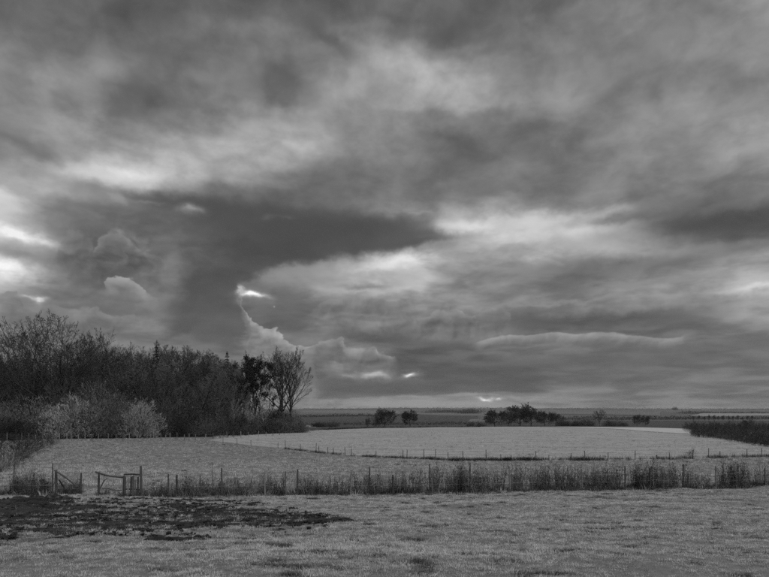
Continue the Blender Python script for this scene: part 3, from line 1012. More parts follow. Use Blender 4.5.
M_lichen = material('lichened_bark', 0.17, 0.4, 1.5)
V_spread = variants(SPREAD, 3, 11, M_bark, M_twig)
V_up = variants(UPRIGHT, 5, 31, M_bark, M_twig_l)
V_fan = variants(FAN, 2, 53, M_bark, M_twig)
V_bush_pale = [dome_bush(71, M_mid_twig, M_pale_twig), dome_bush(72, M_mid_twig, M_pale_twig)]
V_bush_mid = [dome_bush(81, M_bark, M_mid_twig), dome_bush(82, M_bark, M_mid_twig)]
V_bush_dark = []
for a, b in V_bush_mid:
    b2 = b.copy(); b2.materials.clear(); b2.materials.append(M_twig_l); V_bush_dark.append((a, b2))
V_shrub = variants(SHRUB, 3, 91, M_bark, M_twig)
V_round = variants(SPREAD, 2, 111, M_bark, M_twig, levels=4, kids=[16, 10, 8, 6], trunk=0.6, clear=0.2, ang=[62, 48, 45, 45], rmin=0.075, twig_from=3, env=(0.58, 0.46, 0.43))


def conifer(seed, lay, droop, wid):
    rs = random.Random(seed)
    w, V, F = Skel(), [], []
    H = 16.0
    w.tube([Vector((0, 0, -.1)), Vector((0.05, 0, H * .5)), Vector((0, 0.05, H))], [.22, .13, .012], 6)
    for i in range(lay):
        t = 0.14 + 0.86 * (i + rs.uniform(-.8, .8)) / lay
        z = H * t; R = wid * max(1 - t, 0.0) ** 0.8 * rs.uniform(.55, 1.25) + 0.12
        nb = rs.choice([2, 3])
        a0 = rs.uniform(0, 6.28)
        for k in range(nb):
            az = a0 + 6.283 * k / nb + rs.uniform(-.3, .3)
            d = Vector((math.cos(az), math.sin(az), 0)); s = Vector((-d.y, d.x, 0))
            r = R * rs.uniform(.65, 1.1)
            for j in range(16):
                f = (j + rs.random()) / 16
                p = d * (r * f) + Vector((0, 0, z - droop * r * f * f + 0.12 * r * f))
                sz = 0.55 * (1.15 - 0.6 * f) * (1.1 - 0.8 * t)
                q = p + s * rs.uniform(-1, 1) * sz + Vector((0, 0, -rs.uniform(0.1, .55) * (1.1 - 0.7 * t)))
                q2 = p + d * sz * 0.7 * rs.uniform(.3, 1) + s * rs.uniform(-.5, .5) * sz
                i0 = len(V); V += [tuple(p), tuple(q), tuple(q2)]; F.append((i0, i0 + 1, i0 + 2))
    a = mesh_np("trunk", np.array(w.V) / H, w.F, M_bark, True)
    b = mesh_np("crown", np.array(V) / H, F, M_needle)
    return a, b


def clumped(seed, nclump, leafmat):
    """tall tree whose limbs carry separate dense clumps of dark leaves, sky between them"""
    rs = random.Random(seed)
    sp = dict(UPRIGHT); sp.update(levels=2, kids=[15, 5], ang=[55, 45], len=[0.24, .5], rmin=0.03, twig_from=9, clear=0.28, r=0.16)
    w, t, tips = grow(rs, sp)
    V, F = [], []
    rs.shuffle(tips)
    for p in tips[:nclump]:
        R = rs.uniform(0.45, 0.95)
        for _ in range(70):
            c = p + Vector((rs.gauss(0, R * .5), rs.gauss(0, R * .5), rs.gauss(0, R * .42)))
            a = Vector((rs.gauss(0, 1), rs.gauss(0, 1), rs.gauss(0, 1))).normalized() * rs.uniform(.1, .22)
            b = Vector((rs.gauss(0, 1), rs.gauss(0, 1), rs.gauss(0, 1))).normalized() * rs.uniform(.1, .22)
            i0 = len(V); V += [tuple(c - a), tuple(c + b), tuple(c + a), tuple(c - b)]; F.append((i0, i0 + 1, i0 + 2, i0 + 3))
    zmax = np.array(V)[:, 2].max()
    return mesh_np("trunk", np.array(w.V) / zmax, w.F, M_bark, True), mesh_np("crown", np.array(V) / zmax, F, leafmat)


V_con = [conifer(5, 92, .30, 4.4), conifer(6, 84, .22, 4.0)]
V_clump = [clumped(15, 46, M_needle), clumped(19, 40, M_needle)]


TRUNKS = {}


def tree(name, var, loc, h, label, cat="tree", group=None, wid=1.0, rot=None, lean=0.0, trunk_mat=None):
    e = empty(name, loc, random.uniform(0, 6.283) if rot is None else rot)
    e.scale = (h * wid, h * wid, h)
    if lean: e.rotation_euler.y = lean
    t, c = var
    if trunk_mat is not None:
        key = (t.name, trunk_mat.name)
        if key not in TRUNKS:
            TRUNKS[key] = t.copy(); TRUNKS[key].materials.clear(); TRUNKS[key].materials.append(trunk_mat)
        t = TRUNKS[key]
    obj("trunk", t, e); obj("crown", c, e)
    return tag(e, label, cat, group)


def h_for(top_py, loc):
    """height that brings a tree at loc up to this line of sight"""
    return (HYP - top_py) / FPX * loc.y + EYE - loc.z


# the wood at left: its front edge follows the fence, its skyline the photograph
EDGE = [(-90, 106), (0, 109), (60, 111), (150, 114), (230, 119), (300, 134)]
SKYL = [(-90, 350), (0, 357), (60, 360), (95, 353), (112, 343), (135, 341), (165, 346), (200, 348), (212, 353), (245, 357), (280, 366), (300, 376)]


def edge_d(px): return float(np.interp(px, [p[0] for p in EDGE], [p[1] for p in EDGE]))
def sky_y(px): return float(np.interp(px, [p[0] for p in SKYL], [p[1] for p in SKYL]))


ZONES = [(20, 'at the left edge'), (48, 'under the left tall spreading tree'), (85, 'under the tallest spreading tree'), (125, 'behind the pale bushes'), (170, 'around the narrow conifer'),
         (212, 'between narrow conifer and spruce'), (242, 'around the pointed spruce'), (999, 'behind the dark evergreens')]
rs = random.Random(3)
for row, (dd, frac, step) in enumerate([(4, 0.72, 17), (9, 0.86, 16), (15, 0.95, 15), (22, 1.0, 14), (30, 1.0, 14), (38, 1.0, 15)]):
    px = -34 + rs.uniform(0, 10)
    while px < 238:
        d = edge_d(px) + dd + rs.uniform(-2.5, 2.5)
        loc = at_dist(px, d)
        h = h_for(sky_y(px) + rs.uniform(-3, 9), loc) * frac * rs.uniform(0.92, 1.04)
        zone = [z for lim, z in ZONES if px < lim][0]
        pos = "front row of the wood" if row < 2 else "depth of the wood"
        tree("bare_tree", V_up[rs.randrange(5)], loc, h, "bare slender tree in the %s %s" % (pos, zone), "tree", "bare trees in the %s %s" % (pos, zone), wid=rs.uniform(1.0, 1.35), trunk_mat=M_lichen if row < 2 and rs.random() < .5 else None)
        px += step * rs.uniform(0.7, 1.3)

BIG = [(-28, 12, 334, 0, 1.0, "broad bare tree cut by the left edge of the photograph"),
       (4, 22, 330, 2, 0.85, "bare tree at the left edge below the tall spreading pair"),
       (31, 12, 317, 1, 0.95, "left of the two tall spreading bare trees above the wood"),
       (62, 10, 311, 2, 1.02, "tallest spreading bare tree rising above the wood"),
       (88, 20, 329, 0, 0.85, "bare tree just right of the tallest one in the wood"),
       (109, 26, 331, 1, 0.75, "bare tree above the pale bushes of the wood edge")]
for px, dd, top, v, wd, lab in BIG:
    loc = at_dist(px, edge_d(px) + dd)
    tree("spreading_tree", V_spread[v], loc, h_for(top, loc), lab, wid=wd, group="large spreading trees of the wood")

for px, dd, top, v, lab in [(157, 22, 339, 1, "dark narrow conifer in the middle of the wood"),                             (227, 16, 351, 0, "pointed dark spruce above the right part of the wood"), 
                            (60, 6, 372, 1, "dark conifer in the gap above the pale bushes"), (36, 5, 378, 0, "short dark conifer below the tall spreading tree")]:
    loc = at_dist(px, edge_d(px) + dd)
    tree("conifer", V_con[v], loc, h_for(top, loc), lab, "conifer", "conifers of the wood", wid=0.9)

for px, dd, top, v, lab in [(243, 8, 358, 0, "dark clumpy evergreen at the left of the group by the wood end"), (251, 10, 354, 1, "tallest dark clumpy evergreen of the group by the wood end"),
                            (260, 7, 357, 0, "dark clumpy evergreen right of the tallest one of its group"), (270, 6, 360, 1, "dark clumpy evergreen beside the fan shaped bare tree")]:
    loc = at_dist(px, edge_d(px) + dd)
    tree("evergreen_tree", V_clump[v], loc, h_for(top, loc), lab, "tree", "dark evergreens by the wood end", wid=0.78)

loc = at_dist(284, edge_d(284) + 4); tree("fan_tree", V_fan[0], loc, h_for(345, loc), "tall fan shaped bare tree at the end of the wood", wid=1.0, rot=0.6)
loc = at_dist(290, edge_d(290) + 2); tree("fan_tree", V_fan[1], loc, h_for(350, loc), "bare tree leaning right at the very end of the wood", wid=0.95, rot=2.2, lean=0.05)
loc = at_dist(256, edge_d(256) + 16); tree("fan_tree", V_fan[1], loc, h_for(351, loc), "bare tree with fine crown behind the dark evergreens", wid=0.9)

for px, top, v, lab, ps in [(234, 398, 0, "leftmost of the pale stemmed birches at the wood edge", 1), (249, 392, 1, "pale stemmed birch below the dark evergreens", 1),
                            (264, 396, 2, "pale stemmed birch leaning right at the wood edge", 1)]:
    loc = at_dist(px, edge_d(px) - 1.0)
    tree("birch", V_up[v], loc, h_for(top, loc), lab, "birch", "pale birches of the wood edge", wid=0.75, trunk_mat=M_birch, lean=0.08 if px == 264 else 0.02)

# bushes along the front of the wood
for px, d_off, top, wd, var, lab in [
        (73, -4.5, 390, 0.9, V_bush_pale[0], "palest budding bush at the foot of the wood"),
        (98, -2.0, 376, 0.95, V_bush_mid[0], "tall rounded grey bush behind the palest bush"),
        (142, -3.0, 392, 0.92, V_bush_pale[1], "rounded pale bush at the right of the pale group"),
        (111, -4.0, 396, 0.9, V_bush_mid[1], "grey bush low between the two pale bushes"),
        (126, -1.0, 388, 0.9, V_bush_mid[0], "grey bush behind the right pale bush"),
        (30, -3.5, 391, 1.2, V_bush_mid[1], "wide dull grey bush left of the palest bush"),
        (0, -5.5, 398, 1.2, V_bush_mid[0], "dull grey bush at the left edge of the photograph"),
        (14, -9.0, 412, 1.1, V_bush_dark[1], "small dark bush in front at the left edge"),
        (66, 3.0, 370, 0.7, V_bush_dark[0], "tall dark bush rising behind the palest bush"),
        (299, -2.5, 413, 1.0, V_bush_dark[0], "dark bush closing the right end of the wood"),
        (284, -2.0, 409, 1.0, V_bush_dark[1], "dark bush under the fan shaped tree")]:
    loc = at_dist(px, edge_d(px) + d_off)
    tree("bush", var, loc, h_for(top, loc), lab, "bush", "bushes at the foot of the wood", wid=wd * 0.9)
px = -24
while px < 296:
    for dd in ((-0.5, 2.5, 6.0) if px < 236 else (-0.5, 2.5)):
        loc = at_dist(px + rs.uniform(-4, 4), edge_d(px) + dd)
        tree("undergrowth_bush", V_bush_dark[rs.randrange(2)], loc, rs.uniform(3.2, 5.2) * (1.0 if dd < 1 else 1.4), "dark leafless bush in the undergrowth %s" % [z for lim, z in ZONES if px < lim][0], "bush",
             "undergrowth bushes %s" % [z for lim, z in ZONES if px < lim][0], wid=1.0)
    px += 12

# ---------------------------------------------------------------- trees and hedges of the far landscape
FAR = [(385, 407, 245, V_round[0], 1.3, "left of the two small bare trees beyond the stubble field", "small bare trees beyond the stubble"),
       (410, 409.5, 250, V_round[1], 1.25, "right of the two small bare trees beyond the stubble field", "small bare trees beyond the stubble"),
       (368, 417.5, 240, V_round[1], 0.6, "thin sapling just left of the two small bare trees", None),
       (376, 414, 246, V_shrub[1], 0.8, "sapling close against the left small bare tree", None),
       (495, 408.5, 262, V_round[0], 1.45, "round dark tree with a thick trunk beside the stubble field", None),
       (508, 410, 300, V_round[1], 1.4, "dark tree just right of the round thick trunked one", None),
       (520, 402.5, 310, V_round[0], 1.45, "airy tree standing tallest in the far clump", None),
       (531, 407, 305, V_round[1], 1.4, "dark tree right of the tallest in the far clump", None),
       (545, 410, 320, V_round[0], 1.45, "low dark tree at the right of the far clump", None),
       (556, 413, 320, V_round[1], 1.4, "small round tree ending the far clump", None),
       (600, 409, 290, V_fan[0], 1.3, "lone forked bare tree among low shrubs", None),
       (645, 415, 300, V_round[1], 1.0, "low round tree at the right end of the far shrubs", None),
       (637, 413.5, 310, V_round[0], 0.8, "small bare tree among the far shrubs", None),
       (748, 419, 210, V_round[1], 1.4, "single bare tree standing in the dark field at right", None),
       (675, 406, 2900, V_bush_dark[0], 1.3, "round tree breaking the horizon at right", None)]
for px, top, d, var, wd, lab, g in FAR:
    loc = at_dist(px, d)
    tree("far_tree", var, loc, h_for(top, loc), lab, "tree", g, wid=wd)
for px, top, d, wd, lab in [(332, 418.5, 240, 1.6, "wide dark bush in the valley right of the wood"), (587, 415, 290, 1.2, "low shrub left of the lone forked tree"),
                            (577, 418, 292, 1.3, "lowest shrub left of the lone forked tree"), (610, 417, 291, 1.4, "low shrub right of the lone forked tree"),
                            (622, 419, 292, 1.3, "low shrub between forked tree and far shrubs"), (480, 419.5, 280, 1.3, "low bush left of the round thick trunked tree"),
                            (471, 420.5, 285, 1.3, "lowest bush left of the round thick trunked tree"), (564, 417, 300, 1.3, "low bush right of the far clump"),
                            (318, 420, 215, 1.5, "dark bush near the end of the wood")]:
    loc = at_dist(px, d)
    tree("far_bush", V_bush_dark[rs.randrange(2)], loc, h_for(top, loc), lab, "bush", None, wid=wd)
for i in range(13):
    px = 694 + i * 4.9 + rs.uniform(-.8, .8)
    loc = at_dist(px, 620)
    tree("row_tree", V_round[i % 2], loc, h_for(414.5 + 0.1 * i + rs.uniform(-1, 1), loc), "slim tree in the row before the pale far field", "tree", "row of slim trees at far right", wid=0.42)


def hedge(name, line, hgt, width, dens, mat, label, leaf, zoff=0.0, clump=0.5):
    """a far hedge or wood: a mass of small twig and leaf faces along a line (px, distance)"""
    V, F = [], []
    for (p0, d0), (p1, d1) in zip(line[:-1], line[1:]):
        A, B = at_dist(p0, d0), at_dist(p1, d1)
        n = int((B - A).length * dens)
        for _ in range(n):
            t = random.random()
            x = A.x + (B.x - A.x) * t + random.gauss(0, width * .5); y = A.y + (B.y - A.y) * t + random.gauss(0, width * .5)
            hl = hgt * (1 + clump * 1.6 * float(vnoise(x / (hgt * 1.3), y / (hgt * 3)))) * (0.25 + 0.75 * random.random() ** 0.6)
            z = float(height(x, y)) + zoff + hl * random.random() ** 0.7
            c = Vector((x, y, z))
            a = Vector((random.gauss(0, 1), random.gauss(0, 1), random.gauss(0, 1))).normalized() * leaf * random.uniform(.4, 1)
            b = Vector((random.gauss(0, 1), random.gauss(0, 1), random.gauss(0, 1.4))).normalized() * leaf * random.uniform(.4, 1)
            i0 = len(V); V += [tuple(c - a), tuple(c + b), tuple(c + a)]; F.append((i0, i0 + 1, i0 + 2))
    return tag(obj(name, mesh_np(name, V, F, mat)), label, "hedge", kind="stuff")


hedge("far_hedge", [(322, 150), (350, 160), (385, 173), (425, 191), (480, 224)], 0.8, 0.6, 60, M_farveg, "dark hedge line along the back of the stubble field", 0.22)
hedge("far_wood", [(432, 2100), (452, 2050), (466, 2000)], 11, 50, 20, M_farveg, "dark strip of wood on the far ridge", 2.6)
hedge("far_wood", [(462, 1750), (476, 1760)], 15, 26, 40, M_farveg, "rounded dark wood on the far ridge", 2.6, clump=.3)
hedge("ridge_wood", [(300, 3300), (345, 3250), (375, 3300), (430, 3350), (520, 3300)], 9, 30, 3.0, M_farveg, "thin line of trees on the horizon left of centre", 3.0, clump=0.7)
hedge("ridge_wood", [(545, 3300), (600, 3300), (680, 3250), (769, 3200), (850, 3200)], 10, 30, 3.0, M_farveg, "thin line of trees on the horizon at right", 3.0, clump=0.7)
hedge("valley_scrub", [(300, 330), (360, 360), (430, 380), (480, 420)], 2.2, 40, 22, M_farveg, "dull scrub filling the valley floor", 0.6)
hedge("valley_hedge", [(300, 900), (360, 980), (400, 1000)], 5, 12, 14, M_farveg, "dark hedge across the valley right of the wood", 1.3)
hedge("valley_hedge", [(560, 700), (640, 720), (700, 760), (800, 800)], 4.5, 22, 14, M_farveg, "dark hedges below the pale far field", 1.2)
hedge("slope_hedge", [(680, 1500), (769, 1500), (850, 1500)], 6, 14, 10, M_farveg, "dark hedge over the pale far field", 2.0)

# bushes of the dark plantation at right
rows = [([(696, 437.5), (712, 438.8), (730, 441.2), (750, 444.5), (769, 447.2), (800, 451)], 5.2, 1.5), ([(694, 435), (720, 437), (769, 443), (800, 446)], 6.0, 1.9),
        ([(692, 433), (730, 435.2), (800, 440)], 6.0, 2.2), ([(690, 431.4), (740, 432.5), (800, 435)], 6.0, 2.4), ([(688, 429.5), (740, 429.8), (800, 431)], 6.0, 2.6)]
for rown, (line, step, hh) in zip(('front', 'second', 'third', 'fourth', 'hindmost'), rows):
    px = line[0][0]
    while px < line[-1][0]:
        py = float(np.interp(px, [p[0] for p in line], [p[1] for p in line])) + rs.uniform(-.5, .5)
        tree("plantation_bush", V_shrub[rs.randrange(3)], ground_at(px, py), hh * rs.uniform(.75, 1.2), "dark low bush in the %s row of the plantation at right" % rown, "bush", "bushes of the plantation, %s row" % rown, wid=1.1)
        px += step * rs.uniform(.7, 1.3)

# ---------------------------------------------------------------- fences
def post_mesh(name, h, r, mat, lean=(0, 0), sides=6):
    V, F = [], []
    zs = [-0.3, 0, h * 0.35, h * 0.75, h]
    rr = [r, r * 1.05, r, r * 0.95, r * 0.88]
    for z, q in zip(zs, rr):
        jx, jy = random.uniform(-.1, .1) * r, random.uniform(-.1, .1) * r
        for s in range(sides):
            t = 6.283 * s / sides + 0.3
            V.append((q * math.cos(t) + lean[0] * z + jx, q * math.sin(t) + lean[1] * z + jy, z + (random.uniform(-.25, .25) * r if z == h else 0)))
    for k in range(len(zs) - 1):
        for s in range(sides):
            F.append((k * sides + s, k * sides + (s + 1) % sides, (k + 1) * sides + (s + 1) % sides, (k + 1) * sides + s))
    top = (len(zs) - 1) * sides
    V.append((lean[0] * h, lean[1] * h, h + 0.15 * r)); F += [(top + s, top + (s + 1) % sides, len(V) - 1) for s in range(sides)]
    return mesh_np(name, V, F, mat)


def bar_mesh(name, pts, rads, mat, sides=5):
    s = Skel(); s.tube([Vector(p) for p in pts], rads, sides)
    n = len(s.V)
    if rads[-1] >= 0.012: s.F.append(tuple(range(n - sides, n)))
    s.F.append(tuple(reversed(range(sides))))
    return mesh_np(name, s.V, s.F, mat)


FB = [(-60, 494), (0, 494.5), (60, 495), (100, 496), (170, 497), (265, 496), (350, 495), (430, 494), (510, 492), (582, 490.5), (650, 489.5), (769, 487), (830, 485.5)]


def fence_base(px):
    return ground_at(px, float(np.interp(px, [p[0] for p in FB], [p[1] for p in FB])))


nf = empty("post_and_wire_fence", fence_base(384))
tag(nf, "weathered post and wire fence overgrown with weeds along the pasture", "fence")
O = nf.location


def near_post(px, top, r, mat, lean=(0, 0)):
    r *= 0.6
    b = fence_base(px)
    h = (HYP - top) / FPX * b.y + EYE - b.z
    o = obj("post", post_mesh("post", max(h, .4), r, mat, lean), nf)
    o.location = b - O
    return b, h


NP = [(-30, 466, .035, 0), (13.5, 463, .030, 0), (52.5, 463, .038, 0), (81, 473, .05, 2), (176.5, 475, .055, 0), (168.5, 474, .04, 2), (200, 476, .03, 0), (213, 462, .018, 0), (222, 468, .045, 0),
      (265, 472, .045, 1), (286, 471, .04, 2), (297.5, 469, .05, 0), (330, 475, .03, 2), (350.5, 473, .035, 1), (369.5, 467, .04, 0), (393, 475, .065, 0),
      (429.5, 464, .04, 0), (432.5, 472, .035, 1), (470, 463, .035, 0), (510, 466, .05, 1), (546, 472, .04, 0), (582, 469, .045, 1), (625, 466, .045, 0), (650.5, 468, .05, 0),
      (653.5, 472, .035, 1), (683, 464, .05, 0), (716, 466, .045, 1), (738, 464, .05, 0), (765, 468, .045, 2), (800, 466, .045, 0)]
tops = []
for px, top, r, k in sorted(NP):
    b, h = near_post(px, top, r, (M_post, M_post_pale, M_weed_mid)[k], (random.uniform(-.03, .03), random.uniform(-.03, .03)))
    tops.append((px, b, min(h, 1.05)))
for frac in (0.93, 0.62, 0.33):
    segs = [[t for t in tops if t[0] < 60], [t for t in tops if t[0] > 141]]
    for sg in segs:
        pts, rad = [], []
        for i, (px, b, h) in enumerate(sg):
            pts.append((b - O) + Vector((0, -0.03, 1.0 * frac)))
            if i < len(sg) - 1:
                nb = sg[i + 1][1]
                pts.append(((b + nb) / 2 - O) + Vector((0, -0.03, 1.0 * frac - 0.03 * random.random())))
        if len(pts) > 1:
            s = Skel(); s.tube(pts, [0.0035] * (len(pts) - 1) + [0.013], 3)
            obj("wire", mesh_np("wire", s.V, s.F, M_wire), nf)

# the derelict gateway
b81 = fence_base(81)
lb = fence_base(56)
g = empty("strainer_post", lb); tag(g, "stout dark post propping the slanting rail at the gateway", "post")
obj("shaft", post_mesh("shaft", (HYP - 469.5) / FPX * lb.y + EYE - lb.z, 0.045, M_post, (0.01, 0)), g)
obj("stay", bar_mesh("stay", [(0.05, 0.1, 0.5), (0.1, 0.5, 0.02)], [.03, .03], M_post), g)
hT = (HYP - 469) / FPX * lb.y + EYE - lb.z
e0 = Vector((lb.x, lb.y - 0.09, lb.z + hT - 0.03)); gb = fence_base(79)
e1 = Vector((gb.x, gb.y - 0.1, gb.z + 0.26))
rl = obj("slanting_rail", bar_mesh("slanting_rail", [Vector((0, 0, 0)), (e1 - e0) * .5 + Vector((0, 0, .03)), e1 - e0], [.026, .03, .022], M_post, 6), None, e0)
tag(rl, "dark wooden rail slanting down from the post into the weeds", "rail")

hb = fence_base(98)
hd = empty("broken_hurdle", hb); tag(hd, "broken wooden hurdle with a sagging top rail left of the tall post", "hurdle")


def hz(px, py):
    """point in the hurdle's plane"""
    b = fence_base(px)
    return Vector((b.x, b.y, (HYP - py) / FPX * b.y + EYE)) - hb


for px, top, r in [(98.5, 472, .06), (123.5, 475.5, .055)]:
    b = fence_base(px)
    o = obj("post", post_mesh("post", (HYP - top) / FPX * b.y + EYE - b.z, r * .58, M_post, (0.02, 0)), hd); o.location = b - hb
F_ = Vector((0, -0.09, 0))
obj("top_rail", bar_mesh("top_rail", [hz(96.5, 471.5) + F_, hz(104, 474) + F_, hz(112, 476) + F_, hz(124, 477) + F_], [.028, .030, .022, .028], M_post, 6), hd)
obj("lower_rail", bar_mesh("lower_rail", [hz(103, 488.5) + F_, hz(110, 488) + F_, hz(116, 490) + F_, hz(124, 489.5) + F_], [.018, .02, .014, .018], M_post, 5), hd)
obj("brace", bar_mesh("brace", [hz(101, 491) + F_ * 2, hz(106, 480) + F_ * 1.6, hz(109, 478) + F_ * 1.6], [.022, .02, .018], M_weed_mid, 5), hd)

pb = fence_base(131)
pl_ = empty("paling_panel", pb); tag(pl_, "short run of upright palings between hurdle and tall post", "paling")
obj("rail", bar_mesh("rail", [hz(124, 474.4) + hb - pb, hz(132, 474) + hb - pb, hz(140, 474.6) + hb - pb], [.025, .03, .025], M_post, 5), pl_)
obj("rail", bar_mesh("rail", [hz(124, 489) + hb - pb, hz(132, 489) + hb - pb, hz(140, 489.5) + hb - pb], [.025, .03, .025], M_post, 5), pl_)
for px, top, w, k in [(125.5, 475, .030, 0), (128.9, 476.5, .022, 1), (131.3, 475, .028, 0), (133.8, 474, .030, 2), (136.0, 478, .020, 2), (138.4, 475, .028, 0)]:
    b = fence_base(px)
    h = (HYP - top) / FPX * b.y + EYE - b.z
    bm = bmesh.new(); bmesh.ops.create_cube(bm, size=1.0)
    for v in bm.verts:
        v.co = Vector((v.co.x * w * 2, v.co.y * 0.022, (v.co.z + .5) * h + (0.03 * v.co.x if v.co.z > 0 else 0)))
    me = bpy.data.meshes.new("paling"); bm.to_mesh(me); bm.free(); me.materials.append((M_post, M_post_pale, M_weed_mid)[k])
    o = obj("paling", me, pl_); o.location = b - pb + Vector((0, -0.055, -0.05)); o.rotation_euler.y = random.uniform(-.04, .04)
b = fence_base(141)
tp = obj("gate_post", post_mesh("gate_post", (HYP - 466) / FPX * b.y + EYE - b.z, 0.042, M_post), None, b)
tag(tp, "tall dark post at the right end of the palings", "post")

# middle fence and the fence of the wood
mf = empty("middle_fence", ground_at(440, 460)); tag(mf, "thin post fence climbing from the dark weeds to the wood", "fence")
MP = [(223, 436, 442.5), (237, 438, 444), (251, 440, 445.6), (278, 442.5, 448.3), (285.5, 440, 449), (300.5, 444, 451), (316, 443, 452.6), (319, 446, 453), (328, 447, 453.8), (333.5, 447.5, 454.3),
      (345, 447.5, 455.2), (351.5, 448.5, 455.6), (376, 451, 457), (403, 450, 458.2), (407, 449.5, 458.3), (424, 449, 458.9), (435.5, 449, 459.3), (448, 452, 460), (463, 451, 461), (486, 449.5, 461), (501, 454, 461),
      (511, 455, 461), (536, 451, 461), (549, 455, 461), (571, 453, 461), (584.5, 450.5, 461), (600, 455, 461), (608, 452, 461), (635, 451, 460.5), (657, 455, 460), (669.5, 453, 459.8), (693, 450, 459),
      (708.5, 448, 458.5), (720, 451, 458.2), (747, 449, 457.6), (761.5, 448, 457.2), (790, 448, 456.6)]
prev = None
for px, top, base in MP:
    b = ground_at(px, base)
    o = obj("post", post_mesh("post", (HYP - top) / FPX * b.y + EYE - b.z, 0.034, M_post, (random.uniform(-.04, .04), 0)), mf); o.location = b - mf.location
    if prev is not None:
        for hh in (0.5, 0.85):
            s = Skel(); s.tube([prev - mf.location + Vector((0, -.06, hh)), b - mf.location + Vector((0, -.06, hh))], [.004, .013], 3)
            obj("wire", mesh_np("wire", s.V, s.F, M_wire), mf)
    prev = b
wf = empty("wood_fence", ground_at(150, 438.5)); tag(wf, "row of small pale stakes along the foot of the wood", "fence")
px = -30
while px < 286:
    base = float(np.interp(px, [-30, 45, 110, 200, 240, 286], [441.5, 441.2, 441, 440, 438.2, 435.5]))
    b = ground_at(px, base)
    k = rs.random()
    o = obj("stake", post_mesh("stake", rs.uniform(0.95, 1.45), rs.uniform(.045, .08), M_post_pale if k < .6 else M_weed_mid, (rs.uniform(-.05, .05), 0), 5), wf); o.location = b - wf.location
    px += rs.choice([4.5, 6.5, 7.0, 7.5, 10])

# ---------------------------------------------------------------- dead weeds
def weed_mesh(seed, n, h, spread, heads, mat, bushy):
    r_ = random.Random(seed)
    s = Skel()
    for _ in range(n):
        a, q = r_.uniform(0, 6.28), spread * math.sqrt(r_.random())
        p = Vector((q * math.cos(a), q * math.sin(a), -.03))
        d = Vector((r_.gauss(0, .10), r_.gauss(0, .10), 1)).normalized()
        L = h * r_.uniform(.45, 1.05)
        pts = [p]
        for k in range(3):
            d = (d + Vector((r_.gauss(0, .06), r_.gauss(0, .06), 0))).normalized(); pts.append(pts[-1] + d * L / 3)
        s.tube(pts, [.0055, .0045, .0035, .003], 3)
        for _k in range(heads):
            f = r_.uniform(.45, 1.0) * 3; i = min(int(f), 2)
            c = pts[i].lerp(pts[i + 1], f - i)
            dd = rot_dir(Vector((0, 0, 1)), r_.uniform(.3, .9), r_.uniform(0, 6.28))
            e = c + dd * L * r_.uniform(.04, .13)
            w = Vector((r_.gauss(0, 1), r_.gauss(0, 1), r_.gauss(0, .4))).normalized() * r_.uniform(.003, .010)
            i0 = len(s.V); s.V += [tuple(c - w * .3), tuple(e - w), tuple(e + w), tuple(c + w * .3)]; s.F.append((i0, i0 + 1, i0 + 2, i0 + 3))
        for _k in range(bushy):
            f = r_.uniform(.05, .75) * 3; i = min(int(f), 2)
            c = pts[i].lerp(pts[i + 1], f - i)
            dd = rot_dir(Vector((0, 0, 1)), r_.uniform(.5, 1.5), r_.uniform(0, 6.28))
            e = c + dd * r_.uniform(.08, .28)
            w = Vector((r_.gauss(0, 1), r_.gauss(0, 1), r_.gauss(0, .4))).normalized() * r_.uniform(.002, .008)
            i0 = len(s.V); s.V += [tuple(c), tuple(e - w), tuple(e + w)]; s.F.append((i0, i0 + 1, i0 + 2))
    return mesh_np("dry_weed", s.V, s.F, mat)


W_dark = [weed_mesh(300 + i, 9, 1.0, .16, 9, M_weed_dark, 10) for i in range(4)]
W_mid = [weed_mesh(320 + i, 8, 1.0, .18, 7, M_weed_mid, 5) for i in range(4)]
W_pale = [weed_mesh(340 + i, 8, 1.0, .18, 4, M_weed_pale, 3) for i in range(3)]
W_bush = [weed_mesh(360 + i, 15, 1.0, .36, 11, (M_weed_dark, M_weed_mid)[i], 13) for i in range(2)]

# (px from, px to, plants, height lo, hi, share dark / mid / pale, label)
BANDS = [(-40, 14, 7, .45, .75, (.5, .4), "dead weed stem at the left end of the near fence"),
         (14, 50, 34, .5, 1.0, (.7, .2), "dark dead weed left of the slanting rail"),
         (50, 82, 20, .35, .75, (.4, .4), "dead weed under the slanting rail"),
         (99, 122, 5, .2, .45, (.3, .4), "small dead weed inside the broken hurdle"),
         (143, 170, 18, .3, .6, (.5, .3), "low dead weed just right of the tall gate post"),
         (170, 215, 32, .35, .85, (.4, .35), "dead weed between the gateway and the pale posts"),
         (215, 335, 66, .4, .95, (.45, .35), "scattered dead weed on the left half of the near fence"),
         (335, 430, 48, .4, 1.05, (.4, .4), "dead weed along the middle of the near fence"),
         (430, 540, 56, .7, 1.3, (.36, .42), "tall dead weed right of the middle of the near fence"),
         (540, 680, 70, .7, 1.3, (.40, .38), "tall dead weed in the thick right hand stretch"),
         (680, 800, 54, .6, 1.3, (.34, .40), "tall dead weed at the right end of the near fence")]
